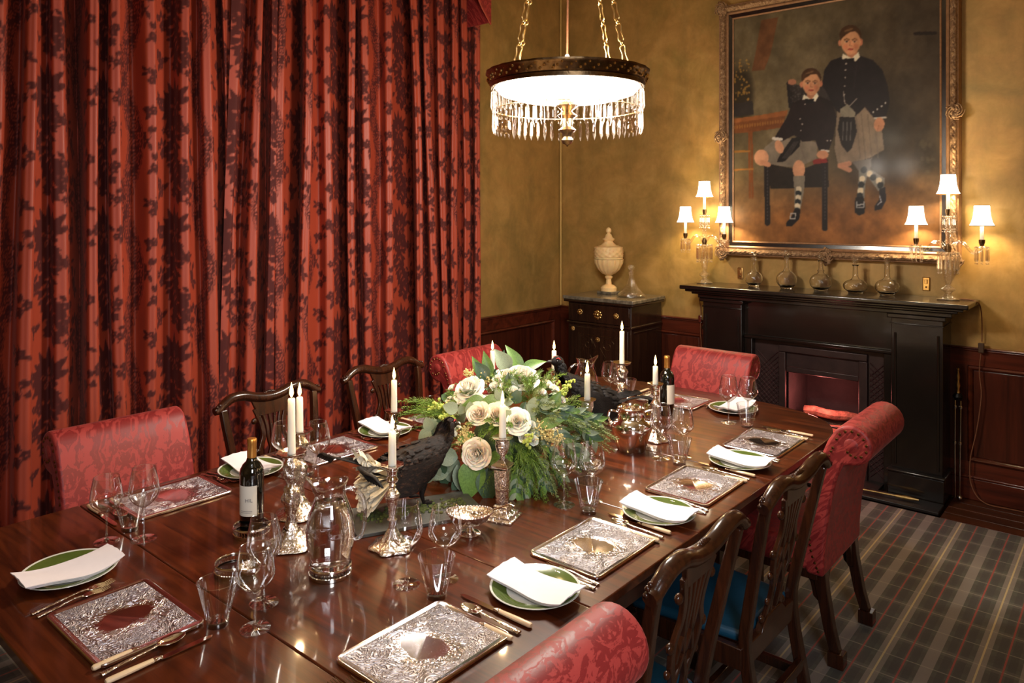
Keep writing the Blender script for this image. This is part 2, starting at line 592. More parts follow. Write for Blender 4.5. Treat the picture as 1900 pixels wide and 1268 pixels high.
def obj(name, mb, mat, parent=None, smooth=40, bevel=0.0, seg=2, fix=True, loc=None):
    me = bpy.data.meshes.new(name)
    me.from_pydata(mb.v, [], mb.f)
    mats = mat if isinstance(mat, (list, tuple)) else [mat]
    for m_ in mats:
        me.materials.append(M[m_] if isinstance(m_, str) else m_)
    if len(mats) > 1:
        me.polygons.foreach_set('material_index', mb.mi)
    if fix:
        bm = bmesh.new()
        bm.from_mesh(me)
        bmesh.ops.recalc_face_normals(bm, faces=bm.faces)
        bm.to_mesh(me)
        bm.free()
    if smooth:
        me.polygons.foreach_set('use_smooth', [True] * len(me.polygons))
        try:
            me.set_sharp_from_angle(angle=math.radians(smooth))
        except Exception:
            pass
    me.update()
    o = bpy.data.objects.new(name, me)
    COL.objects.link(o)
    if parent is not None:
        o.parent = parent
    if loc is not None:
        o.location = loc
    if bevel:
        b = o.modifiers.new('bevel', 'BEVEL')
        b.width = bevel
        b.segments = seg
        b.limit_method = 'ANGLE'
        b.angle_limit = math.radians(40)
        b.harden_normals = False
    return o


def empty(name, loc=(0, 0, 0), rz=0.0):
    o = bpy.data.objects.new(name, None)
    o.empty_display_size = 0.1
    COL.objects.link(o)
    o.location = loc
    o.rotation_euler = (0, 0, rz)
    return o


def tag(o, label=None, cat=None, group=None, kind=None):
    if label:
        o['label'] = label
    if cat:
        o['category'] = cat
    if group:
        o['group'] = group
    if kind:
        o['kind'] = kind
    return o


def copy_tree(o, parent=None):
    c = o.copy()
    COL.objects.link(c)
    c.parent = parent
    for ch in list(o.children):
        copy_tree(ch, c)
    return c


def put(proto, used, loc, rz, label, group=None, scale=None, rx=None):
    """first use moves the prototype itself, later uses copy it"""
    o = proto if not used else copy_tree(proto)
    o.location = loc
    o.rotation_euler = (rx[0], rx[1], rz) if rx else (0, 0, rz)
    if scale:
        o.scale = scale if isinstance(scale, (tuple, list)) else (scale,) * 3
    o['label'] = label
    if group:
        o['group'] = group
    return o


def proj(p):
    """photograph pixel of a world point (used only to author the painted canvas)"""
    dx_, dy_ = p[0] - CAMX, p[1] - CAMY
    d = -0.64937 * dx_ + 0.76047 * dy_
    return 950 + 1383 * (0.76047 * dx_ + 0.64937 * dy_) / d, 391 - 1383 * (p[2] - CAMZ) / d


def ray_plane(px, py, axis, val):
    u, v = (px - 950) / 1383, (391 - py) / 1383
    d = Vector((-0.64937 + 0.76047 * u, 0.76047 + 0.64937 * u, v))
    o = Vector((CAMX, CAMY, CAMZ))
    t = (val - o[axis]) / d[axis]
    return o + d * t


def smoothpath(pts, n=8, closed=False):
    """Catmull-Rom through points"""
    P = [Vector(p) for p in pts]
    m = len(P)
    out = []
    for i in range(m if closed else m - 1):
        p0 = P[i - 1] if (i > 0 or closed) else P[i]
        p1, p2 = P[i], P[(i + 1) % m]
        p3 = P[(i + 2) % m] if (i + 2 < m or closed) else p2
        for k in range(n):
            t = k / n
            out.append(0.5 * ((2 * p1) + (p2 - p0) * t + (2 * p0 - 5 * p1 + 4 * p2 - p3) * t * t + (3 * p1 - p0 - 3 * p2 + p3) * t ** 3))
    if not closed:
        out.append(P[-1])
    return out


# ------------------------------------------------------------------ the room
RX, RY, RZ = 5.35, -7.3, 3.95

mb = MB().box(-0.12, RX + 0.12, RY - 0.12, 0.5, -0.14, -0.02)
floor = tag(obj('floor', mb, 'floorwood'), kind='structure')
for i in range(4):      # boards of the bare margin along the fireplace wall
    y1 = -0.02 - i * 0.112
    obj('floorboard', MB().box(3.12, RX - 0.02, y1 - 0.109, y1, -0.02, 0.0), 'floorwood', floor, bevel=0.002)
tag(obj('carpet', MB().box(0.06, RX - 0.06, RY + 0.06, -0.47, -0.019, -0.0005), 'carpet'), 'grey and green tartan carpet with red and cream lines covering the floor', 'carpet')

tag(obj('ceiling', MB().box(-0.12, RX + 0.12, RY - 0.12, 0.5, RZ, RZ + 0.1), 'ceiling'), kind='structure')
wall_left = tag(obj('wall_left', MB().box(-0.12, 0, RY - 0.12, 0.12, -0.02, RZ), 'wall'), kind='structure')
mb = MB().box(0, 1.62, 0, 0.12, -0.02, RZ)
mb.box(2.98, RX + 0.12, 0, 0.12, -0.02, RZ).box(1.62, 2.98, 0, 0.12, 1.0, RZ)
wall_back = tag(obj('wall_back', mb, 'wall'), kind='structure')
tag(obj('wall_front', MB().box(0, RX, RY - 0.12, RY, -0.02, RZ), 'wall'), kind='structure')
mb = MB().box(RX, RX + 0.12, RY, -6.5, -0.02, RZ).box(RX, RX + 0.12, -4.7, 0, -0.02, RZ)
mb.box(RX, RX + 0.12, -6.5, -4.7, -0.02, 0.8).box(RX, RX + 0.12, -6.5, -4.7, 3.2, RZ)
tag(obj('wall_right', mb, 'wall'), kind='structure')
mb = MB()
for y in (-6.5, -5.62, -4.74):
    mb.box(RX, RX + 0.06, y, y + 0.05, 0.8, 3.2)
for z in (0.8, 1.95, 3.15):
    mb.box(RX, RX + 0.06, -6.5, -4.69, z, z + 0.05)
tag(obj('added_window', mb, 'linen'), kind='structure')  # unseen window, added as a setting for the fill light


# mahogany wainscot: backing, rails, stiles, raised panels with mouldings, cap and skirting
def wainscot(wall, back, u0, u1, splits, top=0.95):
    mp = (lambda u, o, z: (u, -o, z)) if back else (lambda u, o, z: (o, -u, z))

    def bx(name, a, b, o0, o1, z0, z1, mat, bevel=0.004):
        m_ = MB()
        m_.box(a, b, o0, o1, z0, z1)
        m_.v = [mp(*p) for p in m_.v]
        return obj(name, m_, mat, wall, bevel=bevel)
    bx('backing', u0, u1, 0.0, 0.012, 0.0, top - 0.02, 'panel', 0)
    bx('skirting', u0, u1, 0.012, 0.04, 0.0, 0.135, 'panelrail', 0.006)
    bx('skirting_cap', u0, u1, 0.012, 0.046, 0.135, 0.150, 'panelrail', 0.005)
    bx('bottom_rail', u0, u1, 0.012, 0.026, 0.150, 0.235, 'panelrail', 0)
    bx('top_rail', u0, u1, 0.012, 0.026, 0.835, top - 0.012, 'panelrail', 0)
    bx('dado_cap', u0, u1, 0.0, 0.044, top - 0.012, top, 'panelrail', 0.005)
    bx('dado_bead', u0, u1, 0.012, 0.034, top - 0.026, top - 0.012, 'panelrail', 0.005)
    for a, b in splits:
        bx('stile', a, b, 0.012, 0.026, 0.235, 0.835, 'panel', 0)
    for (a0, a1), (b0, b1) in zip(splits, splits[1:]):
        x0, x1, z0, z1 = a1, b0, 0.235, 0.835
        if x1 - x0 < 0.05:
            continue
        bx('panel', x0 + 0.03, x1 - 0.03, 0.012, 0.02, z0 + 0.03, z1 - 0.03, 'panel', 0.004)
        prof = [(0, 0), (0.004, 0.026), (0.014, 0.032), (0.022, 0.026), (0.03, 0.012), (0.03, 0)]   # (inward, out)
        for nm, (p, q, ix, iz, jx, jz) in dict(panel_moulding=(0, 0, 0, 0, 0, 0)).items():
            m_ = MB()
            cs = [(x0, z0, 1, 1), (x1, z0, -1, 1), (x1, z1, -1, -1), (x0, z1, 1, -1)]
            for e in range(4):
                c0, c1 = cs[e], cs[(e + 1) % 4]
                A = [mp(c0[0] + c0[2] * i, o + 0.011, c0[1] + c0[3] * i) for i, o in prof]
                Bv = [mp(c1[0] + c1[2] * i, o + 0.011, c1[1] + c1[3] * i) for i, o in prof]
                k = len(prof)
                m_.add(A + Bv, [(j, j + 1, k + j + 1, k + j) for j in range(k - 1)])
            obj(nm, m_, 'panelrail', wall)


wainscot(wall_back, True, 0.0, 1.50, [(0.0, 0.13), (0.42, 0.52), (1.40, 1.50)])
wainscot(wall_back, True, 3.09, RX, [(3.09, 3.19), (4.12, 4.22), (5.25, RX)])
wainscot(wall_left, False, 0.0, 1.62, [(0.0, 0.13), (1.52, 1.62)])

# gilt fillet running up the corner
tag(obj('trim_1', MB().tube([(0.012, -0.012, 0.95), (0.012, -0.012, RZ)], 0.008, 8), 'cornergilt'), kind='structure')

# ------------------------------------------------------------------ fireplace
FP = tag(empty('fireplace', (0, 0, 0)), 'black painted timber chimneypiece with wide moulded shelf and cast-iron insert', 'fireplace')
SH = 1.247
prof = [(0.0, 0), (0.0, 0.012), (0.012, 0.020), (0.030, 0.030), (0.042, 0.036), (0.046, 0.044), (0.046, 0.072), (0.038, 0.078), (-0.34, 0.078), (-0.34, 0)]
path = [(1.44, 0.0, SH - 0.078), (1.44, -0.345, SH - 0.078), (3.205, -0.345, SH - 0.078), (3.205, 0.0, SH - 0.078)]
m_ = MB()
o_ = obj('shelf', MB().box(1.392, 3.252, -0.392, -0.001, SH - 0.03, SH), 'black', FP, bevel=0.008, seg=3)
for i, (ex, z0, z1) in enumerate(((0.03, SH - 0.048, SH - 0.03), (0.065, SH - 0.066, SH - 0.048), (0.10, SH - 0.095, SH - 0.066))):
    obj('shelf_moulding', MB().box(1.392 + ex, 3.252 - ex, -0.392 + ex, -0.001, z0, z1), 'black', FP, bevel=0.006)
for x0, x1 in ((1.515, 1.815), (2.805, 3.095)):
    p_ = obj('pilaster', MB().box(x0, x1, -0.25, -0.001, 0.17, SH - 0.095), 'black', FP, bevel=0.004)
    obj('capital', MB().box(x0 - 0.02, x1 + 0.02, -0.272, -0.001, SH - 0.125, SH - 0.095), 'black', p_, bevel=0.006)
    obj('necking', MB().box(x0 - 0.006, x1 + 0.006, -0.258, -0.001, SH - 0.165, SH - 0.155), 'black', p_, bevel=0.003)
    obj('bead', MB().tube([(x0 + 0.025, -0.252, 0.2), (x0 + 0.025, -0.252, 1.03)], 0.007, 8), 'black', p_)
    obj('bead', MB().tube([(x1 - 0.025, -0.252, 0.2), (x1 - 0.025, -0.252, 1.03)], 0.007, 8), 'black', p_)
    obj('plinth', MB().box(x0 - 0.012, x1 + 0.012, -0.285, -0.001, 0.0, 0.155), 'black', FP, bevel=0.004)
    obj('plinth_cap', MB().box(x0 - 0.018, x1 + 0.018, -0.292, -0.001, 0.155, 0.172), 'black', FP, bevel=0.006)
obj('frieze', MB().box(1.815, 2.805, -0.19, -0.001, 0.905, SH - 0.095), 'black', FP)
obj('inner_jamb', MB().box(1.815, 1.872, -0.2, -0.001, 0.0, 0.905), 'black', FP, bevel=0.004)
obj('inner_jamb', MB().box(2.748, 2.805, -0.2, -0.001, 0.0, 0.905), 'black', FP, bevel=0.004)
obj('inner_moulding', MB().box(1.815, 2.805, -0.218, -0.19, 0.878, 0.905), 'black', FP, bevel=0.008)
# cast-iron insert with hood, lattice cheeks and firebox
ins = MB()
ins.box(1.872, 2.748, -0.14, -0.1, 0.70, 0.885)
ins.box(1.872, 2.06, -0.14, -0.1, 0, 0.70).box(2.63, 2.748, -0.14, -0.1, 0, 0.70)
insert = obj('insert', ins, 'iron', FP)
for a in ((2.05, 2.10, -0.165, -0.14, 0, 0.80), (2.585, 2.64, -0.165, -0.14, 0, 0.80), (2.05, 2.64, -0.165, -0.14, 0.8005, 0.85), (2.101, 2.584, -0.155, -0.14, 0.66, 0.70)):
    obj('arch_frame', MB().box(*a), 'iron', insert, bevel=0.006)
for x0, x1 in ((1.885, 2.04), (2.652, 2.74)):
    lt = MB()
    for k in range(-4, 24):
        for sgn in (1, -1):
            pts = []
            for t in (0, 1):
                x = x0 + (x1 - x0) * t
                z = 0.05 + k * 0.035 + sgn * (t - 0.5) * (x1 - x0)
                pts.append((x, -0.142, z))
            if 0.04 < min(p[2] for p in pts) and max(p[2] for p in pts) < 0.80:
                lt.tube(pts, 0.004, 4)
    if lt.v:
        tag(obj('lattice', lt, 'ironlattice', insert), kind='stuff')
fb = MB()
fb.box(2.08, 2.10, -0.1, 0.30, 0, 0.72).box(2.60, 2.62, -0.1, 0.30, 0, 0.72).box(2.08, 2.62, 0.28, 0.30, 0, 0.72).box(2.08, 2.62, -0.1, 0.30, 0.70, 0.72).box(2.08, 2.62, -0.1, 0.30, 0.0, 0.03)
obj('firebox', fb, 'soot', FP)
obj('hearth', MB().box(1.50, 3.11, -0.455, -0.293, 0.0, 0.02).box(1.88, 2.74, -0.293, -0.14, 0, 0.02), 'hearth', FP, bevel=0.004)
gr = empty('fire_grate', (2.34, 0.0, 0.03))
tag(gr, 'black iron fire basket inside the fireplace opening', 'grate')
for i in range(5):
    z = 0.10 + i * 0.045
    obj('bar', MB().tube([(-0.2, -0.09, z), (0.2, -0.09, z)], 0.008, 6), 'blackmetal', gr)
for x in (-0.2, 0.2):
    obj('post', MB().box(x - 0.014, x + 0.014, -0.105, -0.075, 0, 0.34), 'ironlattice', gr, bevel=0.003)
obj('basket_floor', MB().box(-0.2, 0.2, -0.08, 0.2, 0.10, 0.112), 'blackmetal', gr)


def log(name, a, b, r, label):
    A, Bv = Vector(a), Vector(b)
    pts = [A.lerp(Bv, t) + Vector((0, 0, 0.006 * math.sin(9 * t))) for t in (0, 0.2, 0.4, 0.6, 0.8, 1)]
    m_ = MB().tube(pts, [r * k for k in (0.92, 1.0, 0.95, 1.03, 0.97, 0.9)], 9, flat=0.8)
    return tag(obj(name, m_, 'log'), label, 'log', 'logs in the fireplace')


log('fire_log', (2.17, 0.02, 0.37), (2.52, 0.06, 0.36), 0.042, 'pale split log lying across the top of the fire basket')
log('fire_log', (2.15, -0.005, 0.265), (2.50, 0.0, 0.27), 0.044, 'lower split log behind the bars of the fire basket')
log('fire_log', (2.18, 0.11, 0.28), (2.54, 0.13, 0.275), 0.046, 'dark log at the back of the fire basket')
log('fire_log', (2.21, 0.075, 0.19), (2.54, 0.085, 0.19), 0.044, 'bottom log on the floor of the fire basket')
point_light('fire_glow', (2.30, -0.06, 0.50), 7.0, (1.0, 0.24, 0.20), 0.05)
point_light('ember_glow', (2.34, -0.07, 0.24), 2.0, (1.0, 0.2, 0.15), 0.04)

# poker stand: fire tongs leaning on the right of the chimneypiece
tg = tag(empty('fire_tongs', (3.15, -0.12, 0)), 'long steel fire tongs with brass handle leaning right of the fireplace', 'tongs')
for s in (-1, 1):
    obj('arm', MB().tube([(s * 0.012, 0, 0.02), (s * 0.014, 0, 0.3), (s * 0.015, 0.02, 0.62)], 0.005, 8), 'chrome', tg)
    obj('collar', MB().lathe([(0, -0.012), (0.009, -0.01), (0.011, 0), (0.009, 0.01), (0, 0.012)], 10, (s * 0.014, 0.004, 0.36)), 'chrome', tg)
    obj('collar', MB().lathe([(0, -0.012), (0.009, -0.01), (0.011, 0), (0.009, 0.01), (0, 0.012)], 10, (s * 0.015, 0.018, 0.58)), 'chrome', tg)
obj('hinge_ring', MB().lathe([(0, -0.025), (0.02, -0.02), (0.03, 0), (0.02, 0.02), (0, 0.025)], 14, (0, 0.02, 0.645)), 'blackmetal', tg)
obj('handle', MB().lathe([(0, 0.66), (0.012, 0.665), (0.008, 0.69), (0.013, 0.715), (0.007, 0.74), (0.011, 0.765), (0.006, 0.80), (0.009, 0.815), (0, 0.83)], 12, (0, 0.025, 0)), 'brass', tg)
obj('foot', MB().sphere((0.012, 0, 0.025), 0.016), 'chrome', tg)
tag(obj('poker', MB().tube([(2.60, -0.40, 0.036), (2.96, -0.36, 0.036)], 0.006, 8).tube([(2.86, -0.371, 0.036), (2.92, -0.365, 0.036), (2.985, -0.357, 0.036)], [0.008, 0.014, 0.006], 8), 'brass'), 'brass-handled poker lying on the black hearth', 'poker')

# ------------------------------------------------------------------ dining table
TZ = 0.76
TX0, TX1, TY0, TY1 = 1.18, 2.945, -4.845, -1.44
table = tag(empty('dining_table', (2.06, -3.15, 0)), 'long polished mahogany dining table with rounded far end', 'table')
TL = lambda x, y: (x - 2.06, y + 3.15)


def outline(inset=0.0):
    x0, x1, y0, y1 = TX0 + inset, TX1 - inset, TY0 + inset, TY1 - inset
    cx, a = (x0 + x1) / 2, (x1 - x0) / 2
    pts = []
    b = 0.62
    for i in range(33):     # far D end: squarish superellipse
        t = PI * i / 32
        c, s = math.cos(t), math.sin(t)
        pts.append((cx + a * math.copysign(abs(c) ** 0.62, c), y1 - b + b * abs(s) ** 0.62))
    return x0, x1, y0, y1 - b, pts


x0, x1, y0, yb, arc = outline()
seams = [y0, -4.41, -3.80, -3.195, -2.58]
g = 0.0012
for a, b in zip(seams, seams[1:]):
    (ax, ay), (bx_, by) = TL(x0, a + g), TL(x1, b - g)
    obj('table_leaf', MB().box(ax, bx_, ay, by, TZ - 0.028, TZ), 'table', table, bevel=0.004, seg=3)
poly = [TL(x1, -2.58 + g)] + [TL(*p) for p in arc] + [TL(x0, -2.58 + g)]
obj('table_leaf', MB().prism(poly, TZ - 0.028, TZ), 'table', table, bevel=0.004, seg=3, smooth=30)
x0, x1, y0, yb, arc = outline(0.05)
poly = [TL(x1, y0)] + [TL(*p) for p in arc] + [TL(x0, y0)]
obj('apron', MB().prism(poly, TZ - 0.115, TZ - 0.028), 'tabledark', table, smooth=30)
for y in (-4.5, -3.3, -2.05):
    for x in (1.62, 2.50):
        lx, ly = TL(x, y)
        obj('leg', MB().lathe([(0.0, 0.0), (0.03, 0.0), (0.034, 0.05), (0.026, 0.09), (0.04, 0.16), (0.05, 0.30), (0.042, 0.42), (0.06, 0.50), (0.05, 0.54), (0.055, 0.56), (0.055, TZ - 0.1), (0, TZ - 0.1)], 20, (lx, ly, 0)), 'tabledark', table)

# ------------------------------------------------------------------ place settings
PH = dict(
    N='at the near end setting with no chair in view',
    R1='at the setting before the red chair in the foreground',
    R2='at the setting before the nearer carved chair right of the table',
    R3='at the setting before the farther carved chair right of the table',
    R4='at the setting before the nail-trimmed red chair by the hearth',
    E='at the far end setting before the red chair facing us',
    L1='at the setting before the leftmost red chair by the curtain',
    L2='at the setting before the nearer carved chair by the curtain',
    L3='at the setting before the farther carved chair by the curtain')
SET = dict(N=(2.08, -4.62, 90), R1=(2.747, -4.21, 180), R2=(2.75, -3.505, 180), R3=(2.75, -2.83, 180), R4=(2.745, -2.155, 180),
           E=(2.08, -1.755, -90), L1=(1.36, -4.165, 0), L2=(1.36, -3.48, 0), L3=(1.36, -2.80, 0))


def at(s, f, r):
    """table position f forward of and r to the right of the diner's mat centre"""
    x, y, a = SET[s]
    a = math.radians(a)
    return x + f * math.cos(a) + r * math.sin(a), y + f * math.sin(a) - r * math.cos(a)


def rot(s, extra=0.0):
    return math.radians(SET[s][2] + extra)


# placemat prototype: rounded silver tray with raised edge
def rrect(hx, hy, r, k=6):
    pts = []
    for cx, cy, a0 in ((hx - r, hy - r, 0), (-hx + r, hy - r, 90), (-hx + r, -hy + r, 180), (hx - r, -hy + r, 270)):
        for i in range(k + 1):
            a = math.radians(a0 + 90 * i / k)
            pts.append((cx + r * math.cos(a), cy + r * math.sin(a)))
    return pts


def ringmesh(loops):
    m_ = MB()
    n_ = len(loops[0])
    v = [p for L in loops for p in L]
    f = []
    for i in range(len(loops) - 1):
        for j in range(n_):
            f.append((i * n_ + j, i * n_ + (j + 1) % n_, (i + 1) * n_ + (j + 1) % n_, (i + 1) * n_ + j))
    f.append(tuple(range(n_ - 1, -1, -1)))
    f.append(tuple((len(loops) - 1) * n_ + j for j in range(n_)))
    return m_.add(v, f)


L_ = lambda hx, hy, r, z: [(x, y, z) for x, y in rrect(hx, hy, r)]
pm = ringmesh([L_(0.124, 0.168, 0.02, 0.0), L_(0.128, 0.172, 0.024, 0.003), L_(0.128, 0.172, 0.024, 0.008), L_(0.126, 0.170, 0.022, 0.010), L_(0.121, 0.165, 0.018, 0.010), L_(0.119, 0.163, 0.016, 0.0085)])
mat0 = tag(obj('placemat', pm, 'mat'), 'x', 'placemat', 'silver placemats')
for i, s in enumerate(SET):
    x, y, a = SET[s]
    put(mat0, i, (x, y, TZ + 0.0005), math.radians(a), 'embossed silver placemat ' + PH[s])

# ---- cutlery (built along +x, handle end at 0)


def knife(L, blade):
    root = tag(empty('dinner_knife' if L > 0.22 else 'dessert_knife'), 'x', 'knife', 'ivory-handled knives')
    hl = L * 0.42
    obj('handle', MB().tube([(0, 0, 0.007), (0.004, 0, 0.007), (hl * 0.5, 0, 0.007), (hl, 0, 0.007)], [0.006, 0.0085, 0.0085, 0.0068], 10, flat=0.72), 'ivory', root)
    obj('ferrule', MB().tube([(hl, 0, 0.007), (hl + 0.008, 0, 0.007), (hl + 0.02, 0, 0.006)], [0.0073, 0.0078, 0.005], 8, flat=0.72), 'chased', root)
    pts = [(hl + 0.016, -0.006), (hl + 0.03, -0.0085), (L - 0.03, -0.0095), (L - 0.008, -0.007), (L, 0.0), (L - 0.02, 0.006), (hl + 0.03, 0.0065), (hl + 0.016, 0.005)]
    obj('blade', MB().prism(pts, 0.003, 0.0052), 'silver', root)
    return root


def spoon(L):
    root = tag(empty('dessert_spoon'), 'x', 'spoon', 'silver spoons')
    w_ = 0.021
    bl = 0.066

    def bowl(u, v):
        t = u
        y = (v - 0.5) * 2
        wd = w_ * math.sin(PI * min(1, max(0, (t * 0.94 + 0.05)))) ** 0.62
        x = L - bl + bl * t
        dep = -0.009 * (1 - y * y) * math.sin(PI * t) ** 0.7
        return (x, y * wd, 0.0125 + dep)
    b_ = MB().grid(14, 9, bowl)
    o_ = obj('bowl', b_, 'silver', root, smooth=80)
    sm = o_.modifiers.new('solid', 'SOLIDIFY')
    sm.thickness = 0.0014
    obj('handle', MB().tube(smoothpath([(0, 0, 0.005), (0.012, 0, 0.0055), (0.05, 0, 0.008), (L - bl - 0.02, 0, 0.0095), (L - bl + 0.005, 0, 0.012)], 4), [0.0085] * 3 + [0.0072] * 3 + [0.0052] * 4 + [0.0038] * 5 + [0.0036] * 2, 8, flat=0.4), 'chased', root)
    return root


def fork(L):
    root = tag(empty('dinner_fork' if L > 0.19 else 'dessert_fork'), 'x', 'fork', 'silver forks')
    hd = 0.072
    P0 = L - hd
    obj('handle', MB().tube(smoothpath([(0, 0, 0.004), (0.012, 0, 0.005), (0.05, 0, 0.008), (P0 - 0.02, 0, 0.014), (P0 + 0.006, 0, 0.013)], 4), [0.0085] * 3 + [0.0072] * 3 + [0.0052] * 4 + [0.0038] * 5 + [0.0036] * 2, 8, flat=0.4), 'chased', root)
    pts = [(P0, -0.004), (P0 + 0.012, -0.011), (P0 + 0.03, -0.0122), (P0 + 0.03, 0.0122), (P0 + 0.012, 0.011), (P0, 0.004)]
    obj('neck', MB().prism(pts, 0.0095, 0.0125), 'silver', root, bevel=0.001)
    for k in range(4):
        y = -0.0105 + k * 0.007
        obj('tine', MB().tube([(P0 + 0.026, y, 0.011), (P0 + 0.05, y * 1.02, 0.008), (L, y * 1.0, 0.0125)], [0.0022, 0.002, 0.0008], 5), 'silver', root)
    return root


kn0, kn1, sp0 = knife(0.245, 1), knife(0.205, 1), spoon(0.195)
fk0, fk1 = fork(0.205), fork(0.178)
for i, s in enumerate(SET):
    z = TZ
    j = lambda a: rnd.uniform(-a, a)

    def lay(proto, f, r, ang, label):
        x, y = at(s, f, r)
        put(proto, i, (x, y, z), rot(s, ang), label)
    lay(kn0, -0.135, 0.232, j(2), 'long ivory-handled knife ' + PH[s])
    lay(kn1, -0.135, 0.158, 1 + j(1.5), 'short ivory-handled knife ' + PH[s])
    lay(sp0, -0.13, 0.193, 1 + j(2), 'silver dessert spoon ' + PH[s])
    if s in ('L3',):
        pass
    lay(fk0, -0.145, -0.212, 3 + j(1), 'outer silver fork ' + PH[s])
    lay(fk1, -0.14, -0.186, 3 + j(1), 'inner silver fork ' + PH[s])

# ---- side plates and napkins
pl0 = tag(empty('side_plate'), 'x', 'plate', 'green side plates')
obj('well', MB().lathe([(0, 0.004), (0.07, 0.0045), (0.078, 0.006)], 48), 'platewhite', pl0)
obj('border', MB().lathe([(0.078, 0.006), (0.086, 0.0095), (0.118, 0.0165)], 48), 'plategreen', pl0)
obj('rim', MB().lathe([(0.118, 0.0165), (0.124, 0.018), (0.1245, 0.0165), (0.118, 0.0145), (0.07, 0.0), (0.0, 0.0)], 48), 'platewhite', pl0)


def napkin():
    root = tag(empty('napkin'), 'x', 'napkin', 'folded white napkins')
    for k in range(3):
        hw = 0.062 - 0.003 * k

        def fn(u, v, top, k=k, hw=hw):
            x = (u - 0.5) * (0.25 - 0.012 * k)
            y = (v - 0.5) * 2 * hw + 0.006 * math.sin(5 * u + 1)
            sag = 0.016 * (abs(u - 0.5) * 2) ** 2.2 + 0.003 * math.sin(7 * u + 3 * v)
            z = 0.009 + sag + 0.0046 * (2 - k) + (0.0042 if top else 0) + 0.0012 * math.sin(19 * v + 6 * u) - 0.004 * abs(v - 0.5) * (1 if top else 0)
            return (x, y, z)
        nu, nv = 18, 8
        m_ = MB()
        v = [fn(i / (nu - 1), q / (nv - 1), t) for t in (0, 1) for i in range(nu) for q in range(nv)]
        f = []
        N = nu * nv
        for i in range(nu - 1):
            for q in range(nv - 1):
                a, b, c, d = i * nv + q, (i + 1) * nv + q, (i + 1) * nv + q + 1, i * nv + q + 1
                f += [(d, c, b, a), (N + a, N + b, N + c, N + d)]
        edge = [i * nv for i in range(nu)] + [(nu - 1) * nv + q for q in range(1, nv)] + [i * nv + nv - 1 for i in range(nu - 2, -1, -1)] + [q for q in range(nv - 2, 0, -1)]
        for a, b in zip(edge, edge[1:] + edge[:1]):
            f.append((a, b, N + b, N + a))
        m_.add(v, f)
        obj('fold', m_, 'linen', root, smooth=50)
    return root


nk0 = napkin()
for i, s in enumerate([q for q in SET if q != 'R1']):
    off = (-0.375, 0.0) if s == 'N' else (-0.328, -0.028)
    x, y = at(s, off[1], off[0])
    put(pl0, i, (x, y, TZ + 0.001), rnd.uniform(0, 6), 'green-bordered side plate ' + PH[s])
    x, y = at(s, off[1] - 0.008, off[0] + (0.022 if s == 'N' else -0.005))
    put(nk0, i, (x, y, TZ + 0.003), rot(s, {'N': 0}.get(s, 2)), 'folded white napkin ' + PH[s])


# ---- glasses
def goblet(name, h, rb, rr, rf, cat='wine glass'):
    root = tag(empty(name), 'x', cat, 'wine glasses')
    zb = h * 0.44
    prof = [(0.0, zb)]
    for t in np.linspace(0.04, 1, 22):
        rad = rb * math.sin(min(1, t / 0.42) * PI / 2) ** 0.75 if t < 0.42 else rb + (rr - rb) * ((t - 0.42) / 0.58) ** 1.35
        prof.append((rad, zb + (h - zb) * t))
    obj('bowl', MB().lathe(prof, 40), 'glass', root, smooth=60)
    obj('rim', MB().lathe([(rr - 0.0006, h - 0.001), (rr + 0.0007, h), (rr - 0.0006, h + 0.0008)], 40), 'thickglass', root)
    obj('stem', MB().lathe([(0.0, zb + 0.001), (0.006, zb), (0.0038, zb - 0.014), (0.003, zb * 0.6), (0.0034, 0.02), (0.007, 0.0075)], 14), 'thickglass', root)
    obj('foot', MB().lathe([(0.007, 0.0075), (0.018, 0.0045), (rf, 0.0025), (rf, 0.0012), (rf - 0.002, 0.0004), (0, 0.0004)], 40), 'glass', root)
    return root


g0 = goblet('tall_wine_glass', 0.228, 0.046, 0.0335, 0.038)
g1 = goblet('short_wine_glass', 0.205, 0.048, 0.037, 0.037)
tb0 = tag(empty('tumbler'), 'x', 'tumbler', 'water tumblers')
obj('body', MB().lathe([(0.0265, 0.012), (0.029, 0.022), (0.036, 0.05), (0.044, 0.085), (0.050, 0.110)], 40, mod=lambda a, z: 1 + 0.006 * math.cos(40 * a + z * 300)), 'glass', tb0, smooth=60)
obj('base', MB().lathe([(0, 0.0), (0.026, 0.0), (0.0275, 0.004), (0.0265, 0.012), (0.024, 0.014), (0, 0.011)], 40), 'thickglass', tb0)
obj('rim', MB().lathe([(0.0494, 0.1095), (0.0507, 0.1105), (0.0494, 0.1115)], 40), 'thickglass', tb0)
GL = dict(N=((0.275, 0.19), (0.195, 0.282), (0.145, 0.192)), R1=((0.265, 0.175), (0.203, 0.265), (0.155, 0.185)), R2=((0.268, 0.205), (0.214, 0.30), (0.165, 0.207)),
          R3=((0.253, 0.19), (0.195, 0.268), (0.163, 0.18)), R4=((0.26, 0.202), (0.214, 0.325), (0.161, 0.19)), E=((0.25, 0.2), (0.195, 0.285), (0.125, 0.215)),
          L1=((0.276, 0.218), (0.205, 0.302), (0.168, 0.215)), L2=((0.261, 0.243), (0.10, 0.29), (0.165, 0.225)), L3=((0.325, 0.38),))
used = 0
for s in SET:
    for k, (f, r) in enumerate(GL[s]):
        x, y = at(s, f, r)
        p_, lb = ((g0, 'tall clear wine glass '), (g1, 'shorter rounder wine glass '), (tb0, 'flared clear tumbler '))[k]
        put(p_, used, (x, y, TZ), rnd.uniform(0, 6), lb + PH[s])
    used = 1

